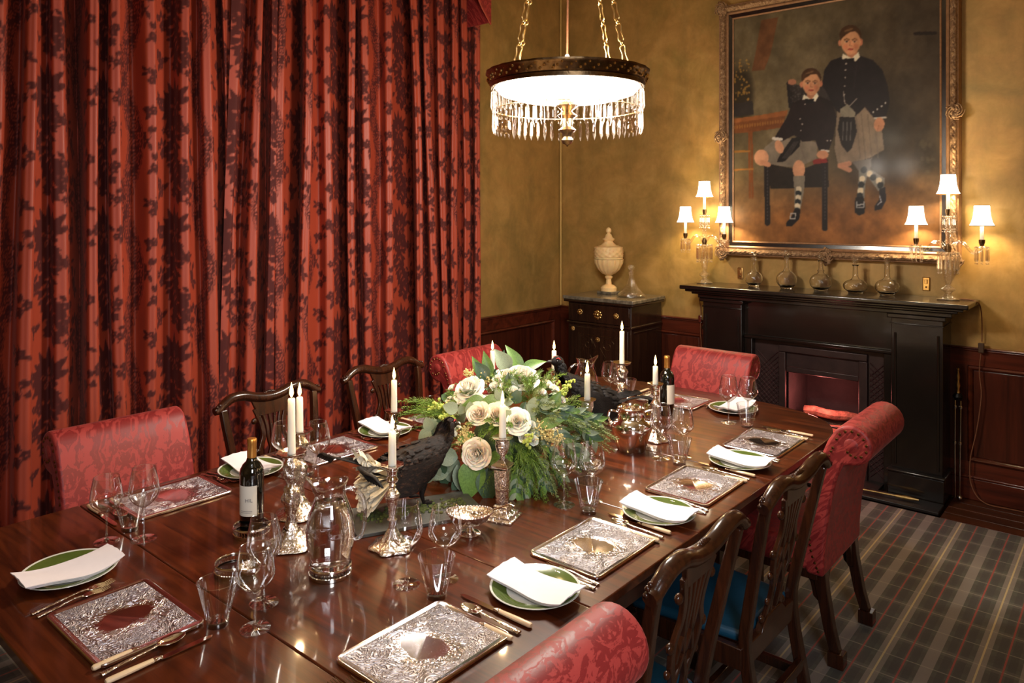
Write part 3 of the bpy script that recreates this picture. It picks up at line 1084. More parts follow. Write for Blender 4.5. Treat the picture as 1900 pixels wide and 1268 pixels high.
# ------------------------------------------------------------------ figured velvet curtains
def curtain_tile(res=0.002, W=0.72, Hh=0.66):
    nx, ny = int(W / res), int(Hh / res)
    X, Y = np.meshgrid((np.arange(nx) + 0.5) * res, (np.arange(ny) + 0.5) * res, indexing='ij')
    img = np.zeros((nx, ny))

    def loc(cx, cy):
        dx_ = (X - cx + W / 2) % W - W / 2
        dy_ = (Y - cy + Hh / 2) % Hh - Hh / 2
        return dx_, dy_

    def paint(mask, val=1.0):
        img[mask] = val

    def ell(cx, cy, a, b, ang=0, val=1.0):
        dx_, dy_ = loc(cx, cy)
        c, s = math.cos(ang), math.sin(ang)
        u, v = dx_ * c + dy_ * s, -dx_ * s + dy_ * c
        paint((u / a) ** 2 + (v / b) ** 2 < 1, val)

    def leaf(cx, cy, L, wd, ang, val=1.0):
        dx_, dy_ = loc(cx, cy)
        c, s = math.cos(ang), math.sin(ang)
        u, v = (dx_ * c + dy_ * s) / L, -dx_ * s + dy_ * c
        paint((u > 0) & (u < 1) & (np.abs(v) < wd * np.sin(PI * np.clip(u, 0, 1)) ** 0.8 * (1 - 0.25 * u)), val)

    def flower(cx, cy, R, n, serr=0.35, val=1.0, ph=0.0):
        dx_, dy_ = loc(cx, cy)
        r, t = np.hypot(dx_, dy_), np.arctan2(dy_, dx_)
        paint(r < R * (1 - serr + serr * np.abs(np.sin(n * t / 2 + ph)) ** 0.7), val)

    def stroke(pts, wd, val=1.0):
        for p in smoothpath([(a, b, 0) for a, b in pts], 10):
            ell(p[0], p[1], wd, wd, 0, val)

    # great serrated flower heads with fan of pointed leaves
    for cx, cy, s, fl in ((0.17, 0.36, 1.0, 1), (0.50, 0.04, 0.0, -1)):
        if s == 0:
            continue
        for k in range(13):
            a = math.radians(20 + k * 25 * 0.96)
            leaf(cx, cy, 0.145 * s * (1 + 0.12 * math.sin(k * 2.3)), 0.022 * s, a)
            leaf(cx + 0.05 * math.cos(a), cy + 0.05 * math.sin(a), 0.06 * s, 0.012 * s, a + 0.5)
        flower(cx, cy, 0.075 * s, 12, 0.25)
        for k in range(5):
            a = 0.4 + k * 1.26
            ell(cx + 0.036 * math.cos(a), cy + 0.036 * math.sin(a), 0.016, 0.009, a, 0.25)
            ell(cx + 0.036 * math.cos(a), cy + 0.036 * math.sin(a), 0.010, 0.004, a, 1)
        ell(cx, cy, 0.013, 0.013, 0, 0.3)
    # stem curving down with alternating leaves
    st = [(0.17, 0.28), (0.19, 0.20), (0.15, 0.12), (0.18, 0.04), (0.22, -0.03), (0.19, -0.10)]
    stroke(st, 0.005)
    sp = smoothpath([(a, b, 0) for a, b in st], 5)
    for i in range(2, len(sp) - 1, 2):
        d = (sp[i + 1] - sp[i])
        a = math.atan2(d.y, d.x)
        for sg in (1, -1):
            leaf(sp[i].x, sp[i].y, 0.085 + 0.02 * math.sin(i), 0.018, a + sg * 0.95)
            leaf(sp[i].x + 0.02 * math.cos(a + sg), sp[i].y + 0.02 * math.sin(a + sg), 0.055, 0.014, a + sg * 1.6)
    # blossoming side sprigs
    r2 = random.Random(3)
    for (cx, cy) in ((0.05, 0.10), (0.31, 0.20), (0.29, 0.02), (0.04, 0.56), (0.32, 0.50), (0.66, 0.30), (0.67, 0.02), (0.36, 0.34), (0.38, 0.10), (0.65, 0.48), (0.01, 0.36), (0.11, 0.20), (0.27, 0.58), (0.62, 0.16), (0.40, 0.56)):
        stroke([(cx, cy), (cx + 0.02, cy + 0.03), (cx + 0.012, cy + 0.07)], 0.003)
        for k in range(8):
            a = r2.uniform(0, 6.28)
            q = r2.uniform(0.005, 0.045)
            if k % 2:
                flower(cx + q * math.cos(a), cy + 0.03 + q * math.sin(a), r2.uniform(0.016, 0.026), 5, 0.4)
                ell(cx + q * math.cos(a), cy + 0.03 + q * math.sin(a), 0.004, 0.004, 0, 0.3)
            else:
                leaf(cx + q * math.cos(a), cy + 0.03 + q * math.sin(a), 0.045, 0.012, a)
    # meandering lace ribbon with rosettes
    s0 = 0.50 + 0.045 * np.sin(2 * PI * Y / Hh)
    d = X - s0
    wd = 0.052 + 0.008 * np.abs(np.sin(2 * PI * Y / Hh * 9))
    rib = np.abs(d) < wd
    lace = (np.sin(d * 210 + 2.2 * np.sin(Y * 95)) * np.sin(Y * 150 + 2 * np.sin(d * 120)) > -0.35)
    img[rib & lace] = 1.0
    edge = rib & (np.abs(np.abs(d) - (wd - 0.008)) < 0.003)
    img[edge] = 0.2
    for k in range(4):
        cy = (k + 0.5) * Hh / 4
        cx = 0.50 + 0.045 * math.sin(2 * PI * cy / Hh)
        flower(cx, cy, 0.034, 8, 0.25)
        dx_, dy_ = loc(cx, cy)
        r = np.hypot(dx_, dy_)
        img[(np.abs(r - 0.022) < 0.0028)] = 0.2
        flower(cx, cy, 0.013, 6, 0.4, 0.25)
        ell(cx, cy, 0.005, 0.005)
    # soften the edges slightly
    for _ in range(2):
        img = (img * 2 + np.roll(img, 1, 0) + np.roll(img, -1, 0) + np.roll(img, 1, 1) + np.roll(img, -1, 1)) / 6
    return img, W, Hh


TILE, TW, TH = curtain_tile()


def Yc(px, X):
    return ray_plane(px, 400, 0, X)[1]


def make_curtain(name, plan, label, z0=0.02, z1=3.42, ds=0.0052, dz=0.0085, soff=0.0, lean=None):
    P = smoothpath([(x, y, 0) for x, y in plan], 24)
    Q = np.array([(p.x, p.y) for p in P])
    seg = np.hypot(*np.diff(Q, axis=0).T)
    arc = np.concatenate([[0], np.cumsum(seg)])
    ns = int(arc[-1] / ds)
    s = np.linspace(0, arc[-1], ns)
    px, py = np.interp(s, arc, Q[:, 0]), np.interp(s, arc, Q[:, 1])
    nz = int((z1 - z0) / dz)
    z = np.linspace(z0, z1, nz)
    S2, Z2 = np.meshgrid(s, z, indexing='ij')
    XX, YY = np.meshgrid(px, z, indexing='ij')[0].copy(), np.meshgrid(py, z, indexing='ij')[0].copy()
    t = (Z2 - 1.8) / 1.6
    amp = 1.0 + 0.10 * np.sin(S2 * 1.7 + 0.6) * (-t)
    XX = 0.2 + (XX - 0.2) * amp
    YY = YY + 0.012 * np.sin(S2 * 3.1 + Z2 * 0.9) + 0.008 * np.sin(S2 * 7.3 - Z2 * 1.6) + 0.02 * t * np.sin(S2 * 1.1)
    XX = XX + 0.006 * np.sin(S2 * 5.0 + Z2 * 2.3) + 0.02 * (-t)
    if lean:
        y0, wd, k = lean
        YY = YY + k * (Z2 - 1.7) * np.exp(-((YY - y0) / wd) ** 2)
    ti = ((S2 + soff) % TW) / TW * TILE.shape[0]
    tj = ((Z2 + 0.0 * S2) % TH) / TH * TILE.shape[1]
    i0, j0 = ti.astype(int) % TILE.shape[0], tj.astype(int) % TILE.shape[1]
    pat = TILE[i0, j0]
    v = np.stack([XX, YY, Z2], -1).reshape(-1, 3)
    a = (np.arange(ns - 1)[:, None] * nz + np.arange(nz - 1)[None, :]).ravel()
    f = np.stack([a, a + nz, a + nz + 1, a + 1], -1)
    me = bpy.data.meshes.new(name)
    me.vertices.add(len(v))
    me.vertices.foreach_set('co', v.ravel())
    me.loops.add(f.size)
    me.polygons.add(len(f))
    me.loops.foreach_set('vertex_index', f.ravel())
    me.polygons.foreach_set('loop_start', np.arange(0, f.size, 4))
    me.polygons.foreach_set('loop_total', np.full(len(f), 4))
    me.polygons.foreach_set('use_smooth', [True] * len(f))
    at_ = me.attributes.new('pattern', 'FLOAT', 'POINT')
    at_.data.foreach_set('value', pat.ravel().astype(np.float32))
    me.materials.append(M['curtain'])
    me.update()
    me.validate()
    o = bpy.data.objects.new(name, me)
    COL.objects.link(o)
    return tag(o, label, 'curtain')


def plan_from(folds, front, back):
    """folds: (ridge px, valley px, ridge depth) from left to right"""
    out = []
    for r, v, dpt in folds:
        xr = back + (front - back) * dpt
        yr = Yc(r, xr)
        k = dpt
        out += [(xr - 0.028 * k, yr - 0.034), (xr - 0.004, yr - 0.012), (xr, yr + 0.006), (xr - 0.022 * k, yr + 0.021), (xr - 0.062 * k, yr + 0.028)]
        if v:
            deep = v in (141, 411, 644, 764, 552, 490)
            xv = back - (0.09 if deep else 0.02)
            out += [(xv, Yc(v, xv) - 0.008), (xv, Yc(v, xv) + 0.006)] if deep else [(xv, Yc(v, xv))]
            if not deep:
                out += [(xv + 0.012, Yc(v, xv) + 0.03)] if False else []
    return out


folds_a = [(-420, -385, 1), (-330, -290, 0.8), (-250, -215, 1), (-170, -130, 0.9), (-85, -50, 1), (-10, 25, 0.7), (56, 84, 1.0), (112, 141, 0.55), (180, 204, 1.0), (228, 250, 1.0), (288, 316, 0.8), (350, 368, 1.0), (392, 411, 0.75), (428, None, 0.1)]
make_curtain('curtain', plan_from(folds_a, 0.285, 0.175), 'deep red figured velvet curtain hanging at the left edge of the picture', soff=0.30)
folds_b = [(426, 446, 0.5), (474, 490, 0.95), (512, 522, 0.7), (528, 552, 0.85), (572, 588, 1.0), (612, 644, 0.6), (660, 668, 0.9), (688, 704, 1.0), (728, 764, 0.75), (780, 790, 1.0), (806, 816, 0.9), (828, 836, 0.85), (850, 857, 0.8), (868, 874, 0.7), (889, None, 0.9)]
make_curtain('curtain', plan_from(folds_b, 0.28, 0.17), 'deep red figured velvet curtain hanging nearest the room corner', soff=0.10, lean=(-3.25, 0.16, 0.05))

# swagged pelmet whose right tail shows at the top
pel = tag(empty('pelmet', (0.0, -3.0, 3.0)), 'red velvet pelmet with curved tail above the curtains', 'pelmet')
pz_ = []
for i in range(40):
    t = i / 39
    y = -1.395 - 3.7 * t
    k = min(1, (t * 3.7) / 0.26)
    pz_.append((y + 3.0, 0.155 + 0.28 * math.sin(k * PI / 2) ** 1.6 + 0.0))
top_ = [(y, 0.80) for y, _ in pz_[::-1]]
o_ = obj('front', MB().prism(pz_ + top_, 0.40, 0.415, 'yz'), 'redchair', pel)
obj('side', MB().box(0.01, 0.40, 1.60, 1.612, 0.17, 0.80), 'redchair', pel)
obj('board', MB().box(0.0, 0.415, -2.1, 1.612, 0.79, 0.81), 'tabledark', pel)
obj('piping', MB().tube([(0.41, y, z) for y, z in pz_], 0.006, 6), 'curtain', pel)

# ------------------------------------------------------------------ portrait in gilt frame
PX0, PX1, PZ0, PZ1 = 1.668, 3.040, 1.572, 3.245


def painted_canvas():
    nu, nv = 330, 400
    u = np.linspace(PX0, PX1, nu)
    z = np.linspace(PZ0, PZ1, nv)
    U, Z = np.meshgrid(u, z, indexing='ij')
    yw = -0.045
    dx_, dy_ = U - CAMX, yw - CAMY
    d = -0.64937 * dx_ + 0.76047 * dy_
    PXx = 950 + 1383 * (0.76047 * dx_ + 0.64937 * dy_) / d
    PYy = 391 - 1383 * (Z - CAMZ) / d
    A, B = (PXx - 1300) * 2.536, PYy * 2.536       # sketch units
    rs = np.random.RandomState(5)

    def fbm(scale, seed):
        r3 = np.random.RandomState(seed)
        out = np.zeros_like(A)
        amp, tot = 1.0, 0
        for o_ in range(5):
            n_ = int(scale * 2 ** o_) + 3
            g_ = r3.rand(n_ + 2, n_ + 2)
            gx, gy = (U - PX0) / (PX1 - PX0) * n_, (Z - PZ0) / (PZ1 - PZ0) * n_
            i, j = gx.astype(int), gy.astype(int)
            fx, fy = gx - i, gy - j
            fx, fy = fx * fx * (3 - 2 * fx), fy * fy * (3 - 2 * fy)
            out += amp * ((g_[i, j] * (1 - fx) + g_[i + 1, j] * fx) * (1 - fy) + (g_[i, j + 1] * (1 - fx) + g_[i + 1, j + 1] * fx) * fy)
            tot += amp
            amp *= 0.6
        return out / tot
    n1, n2, n3 = fbm(5, 1), fbm(16, 2), fbm(40, 3)
    img = np.zeros(A.shape + (3,))
    lerp = lambda a, b, t: np.array(a) * (1 - t[..., None]) + np.array(b) * t[..., None]
    t = np.clip((A - 420) / 620, 0, 1)
    img[:] = lerp((104, 92, 68), (62, 52, 40), t)
    img *= (0.72 + 0.56 * n1)[..., None]
    img += ((n2 - 0.5) * 26)[..., None]
    t = np.clip((B - 780) / 240, 0, 1) * np.clip(1.25 - np.abs(A - 620) / 900, 0, 1)
    img[:] = img * (1 - t[..., None]) + t[..., None] * (np.array((134, 88, 48)) * (0.7 + 0.6 * n2)[..., None])
    t = np.clip(np.hypot((A - 790) / 260, (B - 640) / 300), 0, 1)
    img *= (0.5 + 0.5 * t)[..., None]

    def poly(pts, colr, sh=0.25, soft=0):
        pts = list(pts)
        ins = np.zeros(A.shape, bool)
        j = len(pts) - 1
        for i in range(len(pts)):
            xi, yi = pts[i]
            xj, yj = pts[j]
            c = ((yi > B) != (yj > B)) & (A < (xj - xi) * (B - yi) / ((yj - yi) or 1e-9) + xi)
            ins ^= c
            j = i
        img[ins] = np.array(colr) * (1 - sh / 2 + sh * n2[ins])[:, None]
        return ins

    def ell(cx, cy, a, b, colr, ang=0.0, sh=0.2, alpha=1.0, feather=0.0):
        c, s = math.cos(ang), math.sin(ang)
        x, y = A - cx, B - cy
        q = ((x * c + y * s) / a) ** 2 + ((-x * s + y * c) / b) ** 2
        if feather:
            al = np.clip((1 - q) / feather, 0, 1) * alpha
        else:
            al = (q < 1) * alpha
        img[:] = img * (1 - al[..., None]) + al[..., None] * (np.array(colr) * (1 - sh / 2 + sh * n2)[..., None])

    def line(pts, wd, colr, alpha=1.0):
        for p, q in zip(pts, pts[1:]):
            L = math.hypot(q[0] - p[0], q[1] - p[1]) + 1e-6
            tt = np.clip(((A - p[0]) * (q[0] - p[0]) + (B - p[1]) * (q[1] - p[1])) / L ** 2, 0, 1)
            dd = np.hypot(A - p[0] - tt * (q[0] - p[0]), B - p[1] - tt * (q[1] - p[1]))
            m = dd < wd
            img[m] = img[m] * (1 - alpha) + np.array(colr) * alpha

    # tree trunk, clock and inlaid table on the left
    poly([(285, 95), (365, 80), (345, 180), (330, 250), (300, 330), (240, 335), (262, 230)], (104, 70, 46), 0.5)
    ell(190, 440, 70, 150, (42, 36, 28), 0, 0.4, 0.8, 0.6)
    poly([(150, 490), (245, 475), (250, 540), (150, 550)], (50, 46, 44))
    for k in range(46):
        a_, b_ = 160 + rs.rand() * 70, 280 + rs.rand() * 195
        ell(a_, b_, 2 + 4 * rs.rand(), 3 + 5 * rs.rand(), (172, 130, 62), 0, 0, 0.65)
    poly([(150, 560), (280, 542), (410, 518), (405, 545), (280, 565), (150, 580)], (142, 88, 50))
    poly([(150, 580), (400, 545), (385, 600), (240, 622), (150, 628)], (116, 70, 40))
    for k in range(20):
        ell(160 + 12 * k, 600 - 1.6 * k, 4, 9, (162, 116, 58), 0, 0, 0.6)
    for x_ in (226, 238):
        line([(x_ + 2, 620), (x_ + 6, 930)], 5, (120, 72, 40))
    line([(150, 715), (230, 712)], 5, (150, 104, 50))
    line([(150, 800), (245, 796)], 5, (146, 100, 50))
    # carved armchair
    line([(418, 395), (428, 500)], 14, (38, 34, 34))
    poly([(415, 392), (470, 402), (610, 380), (625, 480), (430, 480)], (56, 50, 48), 0.9)
    for k in range(30):
        ell(425 + rs.rand() * 60, 400 + rs.rand() * 70, 3, 4, (92, 86, 84), 0, 0, 0.5)
    poly([(300, 768), (470, 800), (600, 750), (602, 880), (330, 890)], (40, 34, 30), 0.5)
    for x_, y1 in ((312, 1050), (582, 1075)):
        line([(x_, 770), (x_ + 2, y1)], 13, (38, 34, 34))
        for k in range(16):
            ell(x_ + 3, 790 + k * 16, 3, 5, (84, 80, 82), 0, 0, 0.6)
    poly([(528, 752), (590, 742), (600, 765), (530, 775)], (132, 44, 40))
    # dim carved chair at the far right
    ell(1060, 700, 60, 130, (52, 46, 38), 0, 0.8, 0.7, 0.4)
    for k in range(12):
        ell(1030 + rs.rand() * 70, 640 + rs.rand() * 170, 10, 14, (78, 70, 56), rs.rand() * 3, 0.3, 0.4, 0.5)
    line([(1010, 158), (1105, 156)], 8, (36, 28, 24))
    # standing boy
    kilt = poly([(642, 520), (700, 545), (772, 500), (822, 545), (852, 600), (864, 705), (800, 742), (722, 765), (645, 772), (630, 700)], (134, 118, 100), 0.3)
    for x_ in (770, 800, 830, 745):
        line([(x_ - 14, 540), (x_ + 6, 745)], 3, (112, 98, 84), 0.6)
    line([(700, 770), (655, 780), (700, 800)], 12, (196, 140, 112), 0.9)
    poly([(712, 762), (805, 745), (800, 800), (755, 820)], (110, 104, 98))
    poly([(745, 800), (790, 800), (775, 870), (770, 935), (735, 935), (742, 860)], (118, 116, 110))
    poly([(772, 790), (805, 800), (868, 840), (862, 890), (835, 900), (800, 850)], (126, 122, 114))
    for k, (a_, b_) in enumerate(((768, 800), (795, 818), (812, 835), (838, 850), (846, 872), (760, 842), (756, 870), (752, 898), (748, 922))):
        ell(a_, b_, 14, 16, ((38, 42, 44), (214, 200, 172))[k % 2], 0.6, 0.1)
    poly([(730, 930), (765, 925), (776, 965), (770, 1005), (745, 1015), (725, 1000), (724, 960)], (26, 24, 26))
    poly([(842, 890), (868, 880), (874, 940), (850, 985), (818, 992), (820, 968), (840, 940)], (34, 32, 38))
    line([(735, 965), (768, 962)], 3, (170, 170, 170))
    line([(735, 950), (735, 978), (768, 976), (768, 950)], 2.5, (150, 150, 150))
    line([(842, 920), (850, 950), (832, 965)], 2.5, (160, 160, 168))
    poly([(668, 266), (612, 286), (582, 330), (572, 400), (600, 450), (636, 520), (690, 552), (728, 548), (772, 503), (802, 540), (818, 556), (872, 552), (890, 480), (880, 400), (856, 330), (812, 284), (748, 262)], (34, 29, 31), 0.35)
    line([(720, 420), (735, 300)], 3, (44, 38, 40), 0.6)
    ell(430, 386, 20, 14, (172, 118, 92))
    for b_ in (300, 330, 365, 405, 445):
        ell(684 - (b_ - 300) * 0.06, b_, 4, 4, (190, 182, 170))
    line([(672, 430), (678, 485), (700, 500), (735, 465)], 2, (170, 160, 150))
    poly([(655, 515), (690, 490), (730, 530), (722, 560), (660, 550)], (134, 128, 112), 0.6)
    poly([(655, 550), (725, 552), (735, 620), (712, 695), (690, 718), (662, 682), (645, 610)], (34, 30, 29), 0.5)
    for x_ in (672, 690, 708):
        line([(x_, 575), (x_ - 4, 660)], 2.5, (120, 116, 112), 0.7)
    for a_, b_ in ((812, 528), (832, 515), (852, 500), (870, 485)):
        ell(a_, b_, 4, 5, (210, 206, 196))
    line([(818, 556), (872, 553)], 4, (196, 190, 180))
    ell(840, 586, 25, 34, (196, 138, 104), 0.15)
    line([(838, 590), (832, 616)], 2, (150, 96, 70), 0.7)

    def head(cx, cy, s, tilt):
        ell(cx - 1 * s, cy - 30 * s, 51 * s, 48 * s, (66, 44, 28))
        ell(cx - 50 * s, cy + 6 * s, 9 * s, 15 * s, (196, 128, 96))
        ell(cx + 48 * s, cy + 2 * s, 9 * s, 17 * s, (190, 120, 90))
        ell(cx, cy + 2 * s, 46 * s, 58 * s, (206, 152, 112))
        ell(cx - 2 * s, cy + 28 * s, 34 * s, 34 * s, (208, 148, 110))
        ell(cx - 24 * s, cy + 24 * s, 15 * s, 13 * s, (214, 128, 96), 0, 0, 0.6, 0.6)
        ell(cx + 24 * s, cy + 22 * s, 15 * s, 13 * s, (208, 120, 90), 0, 0, 0.6, 0.6)
        poly([(cx - 49 * s, cy - 4 * s), (cx - 44 * s, cy - 42 * s), (cx - 6 * s, cy - 72 * s), (cx + 38 * s, cy - 60 * s), (cx + 50 * s, cy - 2 * s), (cx + 41 * s, cy - 26 * s), (cx + 26 * s, cy - 48 * s), (cx - 4 * s, cy - 44 * s), (cx - 34 * s, cy - 24 * s)], (74, 50, 32), 0.5)
        line([(cx - 24 * s, cy - 50 * s), (cx + 6 * s, cy - 60 * s)], 4 * s, (128, 96, 66), 0.7)
        for sx in (-19, 19):
            line([(cx + (sx - 11) * s, cy - 9 * s), (cx + sx * s, cy - 14 * s), (cx + (sx + 11) * s, cy - 10 * s)], 2.6 * s, (92, 60, 40), 0.8)
            ell(cx + sx * s, cy - 1 * s, 9 * s, 5 * s, (222, 196, 170))
            ell(cx + sx * s, cy - 1 * s, 5 * s, 5 * s, (56, 42, 36))
            line([(cx + (sx - 9) * s, cy - 4 * s), (cx + (sx + 9) * s, cy - 4 * s)], 1.6 * s, (90, 58, 42), 0.8)
        line([(cx - 3 * s, cy), (cx - 5 * s, cy + 18 * s), (cx + 5 * s, cy + 20 * s)], 2.0 * s, (160, 104, 74), 0.7)
        ell(cx - 1 * s, cy + 36 * s, 14 * s, 4.5 * s, (176, 78, 66))
        line([(cx - 13 * s, cy + 35 * s), (cx + 12 * s, cy + 35 * s)], 1.2 * s, (112, 52, 44), 0.9)
        ell(cx + 30 * s, cy + 10 * s, 20 * s, 48 * s, (140, 92, 64), 0, 0, 0.35, 0.8)

    poly([(684, 232), (738, 226), (740, 272), (690, 275)], (178, 122, 92))
    poly([(668, 252), (688, 262), (712, 274), (742, 244), (750, 268), (730, 290), (700, 282), (664, 278)], (226, 216, 190), 0.1)
    poly([(676, 276), (722, 274), (722, 292), (690, 290)], (30, 26, 26))
    head(706, 196, 1.0, 0)
    # seated boy
    poly([(355, 650), (300, 695), (285, 730), (320, 772), (400, 785), (470, 782), (545, 748), (552, 672), (480, 655)], (126, 116, 102), 0.3)
    line([(470, 690), (500, 770)], 3, (106, 96, 84), 0.6)
    ell(286, 742, 34, 38, (206, 152, 118))
    line([(290, 765), (318, 775)], 12, (196, 140, 108))
    ell(462, 798, 29, 44, (204, 150, 116))
    poly([(434, 828), (492, 828), (486, 900), (470, 985), (440, 990), (442, 900)], (128, 120, 106))
    for k in range(6):
        ell(462 - k * 1.5, 890 + k * 20, 14, 13, ((214, 200, 172), (40, 44, 46))[k % 2], 0.7, 0.1)
    poly([(442, 985), (470, 985), (464, 1030), (430, 1064), (402, 1066), (402, 1050), (428, 1020)], (30, 28, 30))
    line([(425, 1005), (448, 1005), (444, 1030), (420, 1030), (425, 1005)], 2.4, (170, 166, 160))
    poly([(482, 462), (432, 486), (404, 556), (358, 630), (344, 658), (386, 664), (440, 636), (482, 668), (540, 660), (556, 708), (604, 706), (626, 640), (640, 560), (622, 480), (558, 452)], (36, 28, 28), 0.35)
    poly([(430, 650), (472, 645), (465, 690), (395, 760), (358, 764), (370, 735)], (30, 26, 26), 0.5)
    for k in range(4):
        line([(440 + 6 * k, 668), (385 + 8 * k, 745)], 2, (84, 78, 74), 0.6)
    for a_, b_ in ((492, 490), (468, 560), (478, 585), (472, 615), (596, 662), (612, 662)):
        ell(a_, b_, 3.5, 3.5, (200, 192, 180))
    line([(342, 652), (380, 656)], 7, (206, 200, 190))
    ell(370, 692, 20, 32, (202, 148, 114), -0.3)
    line([(570, 708), (602, 712)], 5, (206, 200, 190))
    ell(574, 728, 28, 20, (196, 140, 108))
    poly([(500, 432), (548, 430), (545, 470), (500, 470)], (176, 122, 92))
    poly([(486, 444), (506, 458), (522, 470), (546, 436), (556, 452), (540, 478), (510, 470), (478, 470)], (230, 222, 198), 0.1)
    poly([(490, 466), (534, 466), (530, 484), (496, 484)], (28, 25, 26))
    head(521, 392, 0.92, 0)
    # soften, then brush texture
    for _ in range(2):
        img = (img * 4 + np.roll(img, 1, 0) + np.roll(img, -1, 0) + np.roll(img, 1, 1) + np.roll(img, -1, 1)) / 8
    img *= (0.90 + 0.20 * n3)[..., None]
    img = np.clip(img, 0, 255) / 255
    lin = np.where(img <= 0.04045, img / 12.92, ((img + 0.055) / 1.055) ** 2.4)
    me = bpy.data.meshes.new('canvas')
    v = np.stack([U, np.full_like(U, yw), Z], -1).reshape(-1, 3)
    a = (np.arange(nu - 1)[:, None] * nv + np.arange(nv - 1)[None, :]).ravel()
    f = np.stack([a, a + nv, a + nv + 1, a + 1], -1)
    me.vertices.add(len(v))
    me.vertices.foreach_set('co', v.ravel())
    me.loops.add(f.size)
    me.polygons.add(len(f))
    me.loops.foreach_set('vertex_index', f.ravel())
    me.polygons.foreach_set('loop_start', np.arange(0, f.size, 4))
    me.polygons.foreach_set('loop_total', np.full(len(f), 4))
    ca = me.color_attributes.new('paint', 'FLOAT_COLOR', 'POINT')
    rgba = np.ones((len(v), 4), np.float32)
    rgba[:, :3] = lin.reshape(-1, 3)
    ca.data.foreach_set('color', rgba.ravel())
    n = NT('oil_painted_canvas')
    n.set(base=n.attr('paint').outputs['Color'], rough=0.45, spec=0.18, coat=0.04, coat_rough=0.12)
    n.bump(n.noise(260, 4), 0.08, 0.002)
    me.materials.append(n.m)
    me.update()
    o = bpy.data.objects.new('canvas', me)
    COL.objects.link(o)
    return o


pic = tag(empty('framed_portrait', (0, 0, 0)), 'large oil portrait of two boys in kilts in a carved gilt frame', 'painting')
cv = painted_canvas()
cv.parent = pic
cv['label'] = 'oil painting of one seated and one standing boy in dark jackets and kilts'


def frame_side(name, prof, mat, nseg=1, carve=0.0, freq=60):
    """mitred frame: profile points (outward from canvas edge, forward)"""
    cs = [(PX0, PZ0, -1, -1), (PX1, PZ0, 1, -1), (PX1, PZ1, 1, 1), (PX0, PZ1, -1, 1)]
    for e in range(4):
        c0, c1 = cs[e], cs[(e + 1) % 4]
        m_ = MB()

        def fn(u, v):
            k = v * (len(prof) - 1)
            i = min(int(k), len(prof) - 2)
            t = k - i
            a = prof[i][0] * (1 - t) + prof[i + 1][0] * t
            b = prof[i][1] * (1 - t) + prof[i + 1][1] * t
            x0, z0 = c0[0] + c0[2] * a, c0[1] + c0[3] * a
            x1, z1 = c1[0] + c1[2] * a, c1[1] + c1[3] * a
            x, z = x0 + (x1 - x0) * u, z0 + (z1 - z0) * u
            if carve:
                L = (x if e % 2 == 0 else z)
                w_ = math.sin(PI * v)
                b += carve * w_ * (0.5 * math.sin(L * freq + 7 * v) * math.sin(L * freq * 0.37 + 11 * v) + 0.5 * mnoise.noise(Vector((L * freq * 0.7, v * 7, e * 3.1))))
            return (x, -b, z)
        nu = nseg if nseg > 1 else 2
        m_.grid(nu, (len(prof) - 1) * (3 if carve else 1) + 1, fn)
        obj(name, m_, mat, pic, smooth=60 if carve else 30)


frame_side('inner_slip', [(0.0, 0.045), (0.0, 0.052), (0.008, 0.056), (0.012, 0.052)], 'giltplain')
frame_side('black_band', [(0.012, 0.052), (0.036, 0.056)], 'black')
frame_side('inner_frame', [(0.036, 0.052), (0.037, 0.062), (0.046, 0.068), (0.054, 0.066), (0.056, 0.060)], 'giltplain')
frame_side('carved_frame', [(0.056, 0.060), (0.064, 0.082), (0.080, 0.094), (0.094, 0.088), (0.102, 0.070)], 'gilt', 260, 0.011, 130)
frame_side('outer_frame', [(0.102, 0.070), (0.108, 0.074), (0.112, 0.062), (0.114, 0.0)], 'giltplain')
for x, z in ((PX0 - 0.085, PZ0 - 0.085), (PX1 + 0.085, PZ0 - 0.085), (PX1 + 0.085, PZ1 + 0.085), (PX0 - 0.085, PZ1 + 0.085), (PX0 - 0.09, 2.36), (PX1 + 0.09, 2.42), (2.35, PZ0 - 0.09)):
    m_ = MB()
    for k in range(26):
        a, q = rnd.uniform(0, 6.28), rnd.uniform(0, 0.055)
        m_.sphere((x + q * math.cos(a) * 0.8, -0.075 - 0.012 * rnd.random(), z + q * math.sin(a)), rnd.uniform(0.009, 0.016), 7, 5, s=(1, 0.9, 1.3))
    for k in range(5):
        a = k * 1.256 + 0.3
        m_.tube([(x + (0.012 + 0.011 * t) * math.cos(a + t * 0.9) * 1.0, -0.088, z + (0.012 + 0.011 * t) * math.sin(a + t * 0.9)) for t in np.linspace(0, 4, 9)], [0.007, 0.008, 0.008, 0.007, 0.006, 0.006, 0.005, 0.004, 0.003], 6)
    tag(obj('cartouche', m_, 'gilt', pic, smooth=70), kind='stuff')

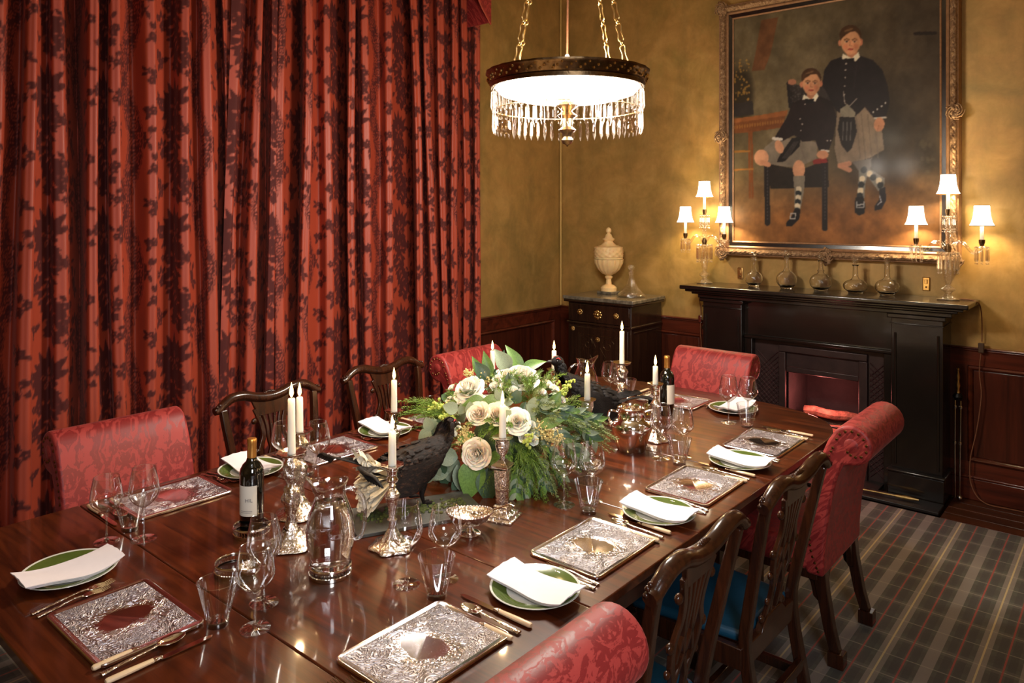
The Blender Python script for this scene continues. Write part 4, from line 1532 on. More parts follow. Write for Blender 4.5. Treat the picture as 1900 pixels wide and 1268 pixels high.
# ------------------------------------------------------------------ chandelier
CH = tag(empty('chandelier', (2.07, -2.72, 0)), 'round bronze chandelier hung with crystal drops above the table', 'chandelier')
obj('bronze_rim', MB().lathe([(0.335, 2.345), (0.343, 2.345), (0.345, 2.362), (0.340, 2.366), (0.347, 2.372), (0.356, 2.40), (0.364, 2.408), (0.364, 2.416), (0.350, 2.416), (0.335, 2.38), (0.335, 2.345)], 96, mod=lambda a, z: 1 + (0.006 * math.sin(70 * a) if z > 2.37 else 0)), 'darkbrass', CH)
m_ = MB()
for k in range(120):
    a = 2 * PI * k / 120
    r_ = 0.352 + 0.004 * (k % 2)
    m_.sphere((r_ * math.cos(a), r_ * math.sin(a), 2.388 + 0.012 * ((k % 3) - 1)), 0.0062, 6, 4)
tag(obj('rim_beading', m_, 'brass', CH), kind='stuff')
obj('glow_bowl', MB().lathe([(0.0, 2.285), (0.12, 2.288), (0.22, 2.298), (0.30, 2.322), (0.325, 2.35), (0.30, 2.352), (0, 2.34)], 48), 'bulbglow', CH)
obj('finial', MB().lathe([(0, 2.085), (0.008, 2.095), (0.02, 2.10), (0.028, 2.115), (0.018, 2.13), (0.022, 2.145), (0.04, 2.16), (0.022, 2.175), (0.026, 2.21), (0.045, 2.225), (0.02, 2.245), (0.05, 2.27), (0.03, 2.29), (0, 2.292)], 24), 'darkbrass', CH)
dm = MB()
dm.lathe([(0, 0), (0.007, -0.012), (0.0095, -0.072), (0.0, -0.10)], 6)
dm.sphere((0, 0, 0.006), 0.0065, 6, 5)
first = None
NDR = 58
for tier, (r_, zt, off) in enumerate(((0.334, 2.335, 0.0), (0.327, 2.240, 0.5))):
    for k in range(NDR):
        a = 2 * PI * (k + off) / NDR
        if first is None:
            first = obj('crystal_drop', dm, 'prism', CH, smooth=20)
            o_ = first
        else:
            o_ = first.copy()
            COL.objects.link(o_)
        o_.location = (r_ * math.cos(a), r_ * math.sin(a), zt)
        o_.rotation_euler = (0, 0, a)
obj('drop_ring', MB().tube([(0.328 * math.cos(a), 0.328 * math.sin(a), 2.25) for a in np.linspace(0, 2 * PI, 60)[:-1]], 0.002, 5, closed=True), 'brass', CH)
lk = MB()
lk.tube(smoothpath([(0, -0.011, -0.03), (0, -0.007, 0), (0, -0.011, 0.03), (0, 0, 0.041), (0, 0.011, 0.03), (0, 0.007, 0), (0, 0.011, -0.03), (0, 0, -0.041)], 4, True), 0.0042, 6, closed=True)
rg = MB().tube([(0.010 * math.cos(t), 0.0, 0.010 * math.sin(t)) for t in np.linspace(0, 2 * PI, 13)[:-1]], 0.004, 6, closed=True)
l0 = r0 = None
camang = math.asin(0.64937)
for q in range(4):
    a = camang + PI / 4 + q * PI / 2
    A_, B_ = Vector((0.325 * math.cos(a), 0.325 * math.sin(a), 2.41)), Vector((0.03 * math.cos(a), 0.03 * math.sin(a), 3.62))
    L = (B_ - A_).length
    N = 13
    dirv = (B_ - A_).normalized()
    eul = dirv.to_track_quat('Z', 'X').to_matrix() @ Matrix.Rotation(0.6 * q, 3, 'Z')
    for k in range(N):
        p = A_ + dirv * (L * (k + 0.5) / N)
        if l0 is None:
            l0 = obj('chain_link', lk, 'brass', CH)
            o_ = l0
        else:
            o_ = l0.copy()
            COL.objects.link(o_)
        o_.location = p
        o_.rotation_euler = eul.to_euler()
        p2 = A_ + dirv * (L * (k + 1.0) / N)
        if r0 is None:
            r0 = obj('chain_ring', rg, 'brass', CH)
            o_ = r0
        else:
            o_ = r0.copy()
            COL.objects.link(o_)
        o_.location = p2
        o_.rotation_euler = eul.to_euler()
obj('ceiling_crown', MB().lathe([(0, 3.60), (0.05, 3.61), (0.07, 3.65), (0.05, 3.70), (0.02, 3.72), (0.02, 3.9), (0.07, 3.94), (0, 3.95)], 24), 'brass', CH)
obj('flex', MB().tube([(0, 0, 2.50), (0.004, 0, 2.8), (-0.004, 0, 3.2), (0, 0, 3.61)], 0.0045, 6), 'cord', CH)
obj('candle_sleeve', MB().lathe([(0.011, 2.34), (0.011, 2.49), (0.006, 2.50), (0, 2.50)], 14), 'wax', CH)
for k in range(3):
    a = k * 2 * PI / 3
    point_light('chandelier_bulb', (2.07 + 0.17 * math.cos(a), -2.72 + 0.17 * math.sin(a), 2.235), 38.0, (1.0, 0.91, 0.80), 0.09)
point_light('chandelier_uplight', (2.07, -2.72, 2.44), 34.0, (1.0, 0.84, 0.62), 0.15)


# ------------------------------------------------------------------ crystal girandole lamps on the mantel
def girandole(name, x, y, label, arm=0.17, ang=0.0):
    g_ = tag(empty(name, (x, y, SH), ang), label, 'lamp', 'pair of crystal table lamps')
    obj('base', MB().lathe([(0, 0), (0.062, 0.0), (0.064, 0.008), (0.05, 0.016), (0.03, 0.028), (0.018, 0.04), (0.022, 0.05), (0.04, 0.062), (0.042, 0.072), (0.024, 0.084), (0.014, 0.095)], 24), 'cutglass', g_)
    obj('stem', MB().lathe([(0.014, 0.095), (0.024, 0.13), (0.03, 0.17), (0.022, 0.22), (0.014, 0.26), (0.02, 0.275), (0.058, 0.288), (0.060, 0.293), (0.016, 0.296), (0.012, 0.30)], 24), 'cutglass', g_)
    obj('boss', MB().lathe([(0, 0.295), (0.015, 0.297), (0.02, 0.32), (0.012, 0.345), (0, 0.35)], 16), 'darkbrass', g_)
    obj('upper_stem', MB().lathe([(0.012, 0.345), (0.02, 0.36), (0.014, 0.39), (0.02, 0.43), (0.012, 0.49), (0.034, 0.515), (0.036, 0.52), (0.008, 0.523)], 20), 'cutglass', g_)
    obj('socket', MB().lathe([(0, 0.522), (0.012, 0.524), (0.017, 0.545), (0.017, 0.562), (0, 0.562)], 14), 'darkbrass', g_)
    obj('candle_tube', MB().lathe([(0.0105, 0.562), (0.0105, 0.665), (0, 0.668)], 14), 'wax', g_)

    def shade(cx, z0):
        s_ = obj('shade', MB().lathe([(0.066, 0), (0.055, 0.022), (0.047, 0.055), (0.043, 0.09), (0.041, 0.122)], 28, (cx, 0, z0)), 'shade', g_)
        obj('trim', MB().tube([(cx + 0.0665 * math.cos(t), 0.0665 * math.sin(t), z0) for t in np.linspace(0, 2 * PI, 29)[:-1]], 0.0022, 5, closed=True), 'shadetrim', s_)
        obj('trim', MB().tube([(cx + 0.0415 * math.cos(t), 0.0415 * math.sin(t), z0 + 0.122) for t in np.linspace(0, 2 * PI, 29)[:-1]], 0.0018, 5, closed=True), 'shadetrim', s_)
        ca, sa = math.cos(ang), math.sin(ang)
        point_light('lamp_bulb', (x + cx * ca, y + cx * sa, SH + z0 + 0.05), 11.0, (1.0, 0.74, 0.40), 0.02)
    shade(0, 0.655)
    dropm = MB().lathe([(0, 0), (0.005, -0.008), (0.0055, -0.06), (0, -0.072)], 6)
    dropm.sphere((0, 0, 0.007), 0.006, 6, 5)
    dropm.sphere((0, 0, -0.078), 0.004, 5, 4)
    st_ = {}

    def drops(cx, r, z, n_, sc_):
        for k in range(n_):
            a = 2 * PI * (k + 0.3) / n_
            if 'o' not in st_:
                st_['o'] = obj('crystal_drop', dropm, 'lampprism', g_, smooth=20)
                o_ = st_['o']
            else:
                o_ = st_['o'].copy()
                COL.objects.link(o_)
            o_.location = (cx + r * math.cos(a), r * math.sin(a), z)
            o_.scale = (sc_, sc_, sc_)
    drops(0, 0.056, 0.280, 14, 1.45)
    drops(0, 0.034, 0.508, 8, 1.1)
    for s in (-1, 1):
        cx = s * arm
        obj('arm', MB().tube(smoothpath([(s * 0.012, 0, 0.318), (s * 0.045, 0, 0.358), (s * 0.085, 0, 0.352), (s * 0.115, 0, 0.312), (s * 0.145, 0, 0.292), (cx, 0, 0.318)], 5), [0.011] * 8 + [0.010] * 10 + [0.008] * 8, 10), 'thickglass', g_, smooth=60)
        obj('drip_pan', MB().lathe([(0.008, 0.318), (0.034, 0.332), (0.036, 0.337), (0.010, 0.338)], 20, (cx, 0, 0)), 'cutglass', g_)
        obj('socket', MB().lathe([(0, 0.336), (0.011, 0.340), (0.017, 0.362), (0.017, 0.378), (0, 0.378)], 14, (cx, 0, 0)), 'darkbrass', g_)
        obj('candle_tube', MB().lathe([(0.0105, 0.378), (0.0105, 0.475), (0, 0.478)], 14, (cx, 0, 0)), 'wax', g_)
        shade(cx, 0.462)
        drops(cx, 0.034, 0.322, 8, 1.15)
    return g_


girandole('crystal_lamp', 1.485, -0.165, 'three-light crystal lamp on the mantel end nearer the cabinet', 0.158)
girandole('crystal_lamp', 3.108, -0.165, 'three-light crystal lamp on the mantel end above the fire tongs', 0.178)

# flexes, switches and sockets
fl = tag(empty('lamp_flex', (3.2, -0.1, 0)), 'brown lamp flex hanging right of the mantel to the floor', 'cord')
P = [(-0.08, -0.02, SH + 0.004), (0.0, 0.0, SH + 0.005), (0.045, -0.01, SH - 0.003), (0.062, 0.03, SH - 0.03), (0.068, 0.06, 1.12), (0.066, 0.07, 0.99)]
obj('upper_flex', MB().tube(smoothpath(P, 6), 0.0035, 6), 'cord', fl)
P = [(0.066, 0.035, 0.92), (0.058, 0.04, 0.80), (0.068, 0.038, 0.66), (0.045, 0.035, 0.45), (0.01, 0.03, 0.25), (0.02, 0.02, 0.10), (0.09, 0.0, 0.02), (0.24, 0.01, 0.012), (0.50, 0.02, 0.012)]
obj('lower_flex', MB().tube(smoothpath(P, 6), 0.0035, 6), 'cord', fl)
obj('inline_switch', MB().box(0.051, 0.083, 0.03, 0.055, 0.925, 0.985), 'plastic', fl, bevel=0.004)
fl = tag(empty('lamp_flex', (1.40, -0.1, 0)), 'brown lamp flex hanging left of the mantel shelf', 'cord')
P = [(0.06, -0.02, SH + 0.03), (0.03, 0.0, SH + 0.006), (-0.018, 0.03, SH - 0.03), (-0.014, 0.055, 1.10), (-0.004, 0.06, 0.985)]
obj('upper_flex', MB().tube(smoothpath(P, 6), 0.0035, 6), 'cord', fl)
P = [(-0.002, 0.045, 0.93), (-0.004, 0.05, 0.84), (0.006, 0.05, 0.72), (0.0, 0.06, 0.4), (0.0, 0.05, 0.05)]
obj('lower_flex', MB().tube(smoothpath(P, 6), 0.0035, 6), 'cord', fl)
obj('inline_switch', MB().box(-0.018, 0.012, 0.035, 0.058, 0.928, 0.986), 'chrome', fl, bevel=0.004)
kb = tag(empty('wall_bell', (1.44, -0.05, 0.895)), 'round chrome bell on the dado rail left of the fireplace', 'bell')
obj('dome', MB().sphere((0, 0, 0), 0.034, 20, 12, s=(1, 0.75, 1)), 'chrome', kb)
obj('bracket', MB().box(-0.02, 0.02, 0.0, 0.03, -0.02, 0.045), 'blackmetal', kb, bevel=0.003)
for x, lab in ((1.70, 'small brass switch plate above the mantel nearest the left lamp'), (2.955, 'small brass switch plate above the mantel nearest the right lamp')):
    sp_ = tag(empty('switch_plate', (x, 0, 1.325)), lab, 'switch', 'switch plates above the mantel')
    obj('plate', MB().box(-0.022, 0.022, -0.012, 0, -0.045, 0.045), 'brass', sp_, bevel=0.008)
    obj('rocker', MB().box(-0.008, 0.008, -0.022, -0.01, 0.0, 0.03), 'brass', sp_, bevel=0.003)
    obj('screw', MB().sphere((0, -0.012, -0.02), 0.006), 'darkbrass', sp_)


# ------------------------------------------------------------------ decanters
def decanter(name, loc, body, neck, stop, label, ribs=0, amp=0.0, mat='crystal'):
    d_ = tag(empty(name, loc), label, 'decanter', 'glass decanters')
    zt = neck[-1][1]
    th = 0.0045
    outer = list(body) + list(neck[1:])
    inner = [(max(0.004, r - th), z) for r, z in reversed(neck[1:])] + [(max(0.004, r - th), z) for r, z in reversed(body) if z > 0.02 and r > 0.02] + [(0, 0.016)]
    if mat != 'crystal':
        obj('body', MB().lathe(outer, 48, mod=lambda a, z: 1 + amp * abs(math.sin(ribs * a / 2))), mat, d_, smooth=60)
        obj('stopper', MB().lathe([(r, zt + z) for r, z in stop], 12), mat, d_, smooth=25)
        return d_
    sh_ = MB().lathe(outer, 48, mod=(lambda a, z: 1 + (amp if z < body[-1][1] else 0) * abs(math.sin(ribs * a / 2))) if ribs else None)
    sh_.lathe(outer[-1:] + inner, 48)
    obj('body', sh_, 'crystal', d_, smooth=60, fix=False)
    obj('stopper', MB().lathe([(r, zt + z) for r, z in stop], 12), 'cutglass', d_, smooth=25)
    return d_


ball = [(0, -0.015), (0.010, -0.012), (0.008, 0.004), (0.012, 0.008), (0.022, 0.022), (0.022, 0.034), (0.012, 0.046), (0, 0.05)]
spire = [(0, -0.015), (0.010, -0.012), (0.007, 0.004), (0.016, 0.014), (0.019, 0.026), (0.010, 0.044), (0, 0.052)]


def globe(R, zc, sq, n_=12):
    return [(0, 0), (R * 0.55, 0), (R * 0.6, 0.006)] + [(R * math.cos(t), zc + R * sq * math.sin(t)) for t in np.linspace(-0.85, 1.2, n_)]


DY = -0.14
B1 = globe(0.062, 0.058, 0.88)
decanter('decanter', (1.86, DY, SH), B1, [B1[-1], (0.014, 0.14), (0.013, 0.19), (0.02, 0.196), (0.014, 0.20), (0.022, 0.214)], ball, 'cut glass decanter nearest the left mantel lamp', 24, 0.03)
B1 = globe(0.068, 0.064, 0.95)
decanter('decanter', (2.10, DY, SH), B1, [B1[-1], (0.016, 0.15), (0.015, 0.22), (0.021, 0.23)], spire, 'tall-necked ribbed glass decanter second from the left on the mantel', 18, 0.05)
B1 = globe(0.072, 0.062, 0.85)
decanter('decanter', (2.335, DY, SH), B1, [B1[-1], (0.018, 0.13), (0.024, 0.14), (0.016, 0.148), (0.015, 0.20), (0.024, 0.212)], spire, 'round ring-necked glass decanter in the middle of the mantel', 10, 0.02)
B1 = globe(0.076, 0.05, 0.62)
decanter('decanter', (2.56, DY, SH), B1, [B1[-1], (0.018, 0.11), (0.016, 0.18), (0.023, 0.192)], ball, 'squat cut glass decanter fourth from the left on the mantel', 28, 0.03)
B1 = globe(0.074, 0.056, 0.72)
decanter('decanter', (2.755, DY, SH), B1, [B1[-1], (0.018, 0.12), (0.0155, 0.20), (0.019, 0.205), (0.016, 0.21), (0.022, 0.222)], ball, 'plain smooth glass decanter nearest the right mantel lamp', 0, 0)

# ------------------------------------------------------------------ corner cabinet with urn
CZ = 1.115
cb = tag(empty('corner_cabinet', (0.76, -0.29, 0)), 'dark inlaid cabinet with marble top standing in the room corner', 'cabinet')
hx, hy = 0.315, 0.245
obj('carcass', MB().box(-hx + 0.02, hx - 0.02, -hy + 0.02, hy - 0.005, 0.06, CZ - 0.03), 'cabinet', cb, bevel=0.004)
obj('plinth', MB().box(-hx, hx, -hy, hy - 0.005, 0.0, 0.08), 'cabinet', cb, bevel=0.006)
obj('cornice', MB().box(-hx - 0.01, hx + 0.01, -hy - 0.01, hy - 0.004, CZ - 0.05, CZ - 0.03), 'cabinet', cb, bevel=0.007)
obj('marble_top', MB().box(-hx - 0.015, hx + 0.015, -hy - 0.015, hy - 0.004, CZ - 0.03, CZ), 'marble', cb, bevel=0.006)
dr = obj('drawer', MB().box(-hx + 0.03, hx - 0.03, -hy + 0.008, -hy + 0.03, CZ - 0.20, CZ - 0.06), 'cabinet', cb, bevel=0.004)


def rosette(parent, x, z, R):
    m_ = MB()
    for k in range(8):
        a = k * PI / 4
        m_.sphere((x + R * 0.62 * math.cos(a), -hy + 0.004, z + R * 0.62 * math.sin(a)), R * 0.36, 7, 5, s=(1, 0.5, 1))
    m_.sphere((x, -hy, z), R * 0.42, 9, 6, s=(1, 0.7, 1))
    tag(obj('gilt_mount', m_, 'brass', parent), kind='stuff')


rosette(dr, -0.17, CZ - 0.125, 0.026)
rosette(dr, 0.0, CZ - 0.135, 0.042)
rosette(dr, 0.17, CZ - 0.13, 0.026)
obj('waist_moulding', MB().box(-hx + 0.008, hx - 0.008, -hy + 0.008, hy - 0.01, CZ - 0.225, CZ - 0.205), 'cabinet', cb, bevel=0.006)
dr = obj('door', MB().box(-hx + 0.04, hx - 0.04, -hy + 0.006, -hy + 0.03, 0.10, CZ - 0.24), 'cabinet', cb, bevel=0.004)
rosette(dr, 0.0, CZ - 0.33, 0.022)
rosette(dr, 0.16, 0.42, 0.026)
rosette(dr, -0.24, CZ - 0.265, 0.02)
yk = -hy + 0.0055
inl = MB()
zi0, zi1 = 0.18, CZ - 0.30
for a, b in (((-0.17, zi0), (0.17, zi0)), ((0.17, zi0), (0.17, zi1)), ((0.17, zi1), (-0.17, zi1)), ((-0.17, zi1), (-0.17, zi0)), ((-0.18, zi0 - 0.01), (-0.18, zi1 + 0.01)), ((0.18, zi0 - 0.01), (0.18, zi1 + 0.01))):
    inl.tube([(a[0], yk, a[1]), (b[0], yk, b[1])], 0.0011, 4)
for sx in (-1, 1):
    for cz, sz, R in ((zi1 - 0.07, 1, 0.06), (zi1 - 0.24, -1, 0.05), (zi0 + 0.08, -1, 0.06)):
        pts = []
        for t in np.linspace(0, 1, 30):
            a = 0.4 + t * 8.5
            q = R * (1 - 0.88 * t)
            pts.append((sx * (0.095 + q * math.cos(a)), yk, cz + sz * q * math.sin(a)))
        inl.tube(pts, 0.0011, 4)
    inl.tube([(sx * 0.15, yk, zi1 - 0.03), (sx * 0.06, yk, zi1 - 0.02), (sx * 0.02, yk, zi1 - 0.09), (sx * 0.07, yk, zi1 - 0.16), (sx * 0.02, yk, zi1 - 0.26), (sx * 0.05, yk, zi1 - 0.36)], 0.0011, 4)
tag(obj('brass_inlay', inl, 'darkbrass', dr), kind='stuff')
for s in (-1, 1):
    obj('side_moulding', MB().box(s * (hx - 0.02) - 0.004, s * (hx - 0.02) + 0.004, -hy + 0.06, hy - 0.05, CZ - 0.262, CZ - 0.25), 'cabinet', cb, bevel=0.003)

ur = tag(empty('urn', (0.66, -0.22, CZ)), 'carved cream alabaster lidded urn on the corner cabinet', 'urn')
flute = lambda a, z: 1 + 0.09 * abs(math.sin(8 * a))
obj('plinth', MB().box(-0.07, 0.07, -0.07, 0.07, 0, 0.022), 'marble', ur, bevel=0.004)
obj('foot', MB().lathe([(0.064, 0.022), (0.066, 0.05), (0.05, 0.066), (0.024, 0.078), (0.02, 0.12), (0.03, 0.13), (0.032, 0.142), (0.018, 0.15)], 32), 'alabaster', ur)
obj('bowl', MB().lathe([(0.018, 0.15), (0.05, 0.165), (0.085, 0.20), (0.108, 0.25), (0.112, 0.285)], 64, mod=flute), 'alabaster', ur, smooth=60)
obj('band', MB().lathe([(0.113, 0.285), (0.117, 0.288), (0.117, 0.296), (0.113, 0.30)], 48), 'alabaster', ur)
obj('frieze', MB().lathe([(0.113, 0.30), (0.116, 0.308), (0.118, 0.32), (0.119, 0.332), (0.119, 0.345), (0.118, 0.36), (0.116, 0.373), (0.113, 0.385), (0.085, 0.392)], 96, mod=lambda a, z: 1 + 0.06 * math.sin(12 * a) * math.sin(z * 170)), 'alabaster', ur, smooth=60)
obj('lid', MB().lathe([(0.085, 0.392), (0.06, 0.402), (0.036, 0.425), (0.034, 0.435), (0.046, 0.442), (0.048, 0.452), (0.03, 0.465), (0.024, 0.485), (0.012, 0.498), (0.022, 0.515), (0.020, 0.532), (0.008, 0.545), (0, 0.548)], 48, mod=lambda a, z: 1 + 0.05 * abs(math.sin(6 * a))), 'alabaster', ur, smooth=60)
B1 = [(0, 0), (0.106, 0.0), (0.110, 0.008), (0.104, 0.02), (0.08, 0.045), (0.05, 0.08), (0.03, 0.12), (0.02, 0.15)]
decanter('ship_decanter', (0.925, -0.30, CZ), B1, [(0.02, 0.15), (0.016, 0.175), (0.024, 0.182), (0.016, 0.187), (0.022, 0.2)], [(0, -0.01), (0.008, -0.008), (0.008, 0.006), (0.022, 0.02), (0.028, 0.034), (0.022, 0.05), (0, 0.06)], 'wide-based cut glass decanter beside the urn on the corner cabinet', 20, 0.02, 'cutglass')

# ------------------------------------------------------------------ scroll-back upholstered chairs
def scroll_chair():
    ch = tag(empty('scroll_back_chair'), 'x', 'chair', 'red scroll-back chairs')
    rc, rr = (-0.075, 0.92), 0.08
    front = [(0.115, 0.40), (0.112, 0.52), (0.094, 0.64), (0.068, 0.76), (0.040, 0.86)]
    roll = [(rc[0] + rr * math.cos(a), rc[1] + rr * math.sin(a)) for a in np.linspace(math.radians(35), math.radians(262), 16)]
    back = [(-0.045, 0.835), (-0.022, 0.78), (0.0, 0.68), (0.02, 0.56), (0.03, 0.44), (0.032, 0.36), (0.10, 0.36)]
    prof = [(p.x, p.y) for p in smoothpath([(a, b, 0) for a, b in front + [(0.015, 0.925)]], 3)] + [(a, b) for a, b in roll] + back
    hw = 0.255
    obj('backrest', MB().prism(prof, -hw, hw, 'xz'), 'redchair', ch, smooth=35, bevel=0.012, seg=3)
    # seat
    obj('seat', MB().box(0.09, 0.56, -0.265, 0.265, 0.37, 0.485), 'redchair', ch, bevel=0.03, seg=4)
    # brass nails along both side faces
    path = [(p.x, p.y) for p in smoothpath([(0.052, 0.38, 0), (0.083, 0.47, 0), (0.08, 0.58, 0), (0.058, 0.71, 0), (0.028, 0.82, 0), (-0.008, 0.905, 0)], 9)]
    path += [(rc[0] + 0.058 * math.cos(a), rc[1] + 0.058 * math.sin(a)) for a in np.linspace(0.3, 3.6, 16)]
    path += [(rc[0] + q * math.cos(a), rc[1] + q * math.sin(a)) for a, q in zip(np.linspace(3.9, 5.6, 5), (0.052, 0.044, 0.036, 0.03, 0.024))]
    nl = MB()
    acc = 0.0
    last = path[0]
    for p in path:
        if math.hypot(p[0] - last[0], p[1] - last[1]) < 0.0135 and p is not path[0]:
            continue
        last = p
        for s in (-1, 1):
            nl.sphere((p[0], s * (hw + 0.0005), p[1]), 0.0062, 7, 4, s=(1, 0.6, 1))
    tag(obj('nail_trim', nl, 'nail', ch), kind='stuff')
    for s in (-1, 1):
        # scrolled end disc of the roll
        obj('scroll_end', MB().lathe([(0, 0.004), (0.022, 0.004), (0.028, 0.0), (0.028, -0.004)], 18, Mx=Matrix.Translation((rc[0], s * hw, rc[1])) @ Matrix.Rotation(-s * PI / 2, 4, 'X')), 'redchair', ch)
        lg = MB()
        pts = [(0.06, s * 0.205, 0.38), (0.05, s * 0.205, 0.30), (0.02, s * 0.208, 0.14), (-0.005, s * 0.21, 0.055)]
        for p, q in zip(pts, pts[1:]):
            pass
        lg.tube(pts, [0.036, 0.032, 0.029, 0.027], 4, up=(1, 1, 0))
        lg.box(-0.04, 0.022, s * 0.21 - 0.028, s * 0.21 + 0.028, 0.0, 0.06)
        obj('leg', lg, 'chairwood', ch, smooth=0, bevel=0.003)
        obj('leg', MB().box(0.48, 0.535, s * 0.225 - 0.0275, s * 0.225 + 0.0275, 0, 0.38), 'chairwood', ch, bevel=0.003)
        br = MB().prism([(0.07, 0.37), (0.14, 0.37), (0.115, 0.345), (0.095, 0.31), (0.085, 0.26), (0.062, 0.24)], s * 0.205 - 0.014, s * 0.205 + 0.014, 'xz')
        obj('bracket', br, 'chairwood', ch, bevel=0.003)
        br = MB().prism([(s * 0.18, 0.37), (s * 0.11, 0.37), (s * 0.135, 0.345), (s * 0.155, 0.31), (s * 0.165, 0.26), (s * 0.185, 0.24)], 0.04, 0.065, 'yz')
        obj('bracket', br, 'chairwood', ch, bevel=0.003)
    obj('seat_rail', MB().box(0.06, 0.54, -0.245, 0.245, 0.335, 0.375), 'chairwood', ch, bevel=0.004)
    return ch


sc0 = scroll_chair()
for i, (x, y, a, sc_, lab) in enumerate((
        (0.985, -4.175, 0, 0.97, 'red damask scroll-back chair at the left side of the picture'),
        (1.01, -2.19, 0, 0.97, 'red scroll-back chair by the right end of the curtain'),
        (2.07, -1.285, -90, 0.965, 'red scroll-back chair at the far end of the table facing us'),
        (3.105, -2.14, 180, 0.97, 'red scroll-back chair with nailhead trim seen from its side near the hearth'),
        (3.135, -4.345, 180, 0.985, 'red scroll-back chair in the foreground cut off by the bottom edge'))):
    put(sc0, i, (x, y, 0.0), math.radians(a), lab, scale=sc_)


# ------------------------------------------------------------------ carved splat-back chairs
def bar(m_, pts, wd, th, xf):
    """flat bar along pts (y, z) in the raked back plane"""
    P = smoothpath([(p[0], p[1], 0) for p in pts], 6)
    W = wd if callable(wd) else (lambda t: wd)
    v, f = [], []
    for i, p in enumerate(P):
        a, b = P[max(0, i - 1)], P[min(len(P) - 1, i + 1)]
        t = (b - a).normalized()
        nn = Vector((-t.y, t.x, 0))
        w_ = W(i / (len(P) - 1)) / 2
        for sg, tt in ((-1, 1), (1, 1), (1, -1), (-1, -1)):
            q = p + nn * w_ * sg
            v.append((xf(q.y) + tt * th / 2, q.x, q.y))
    for i in range(len(P) - 1):
        for k in range(4):
            f.append((i * 4 + k, i * 4 + (k + 1) % 4, (i + 1) * 4 + (k + 1) % 4, (i + 1) * 4 + k))
    f += [(3, 2, 1, 0), tuple((len(P) - 1) * 4 + k for k in range(4))]
    m_.add(v, f)


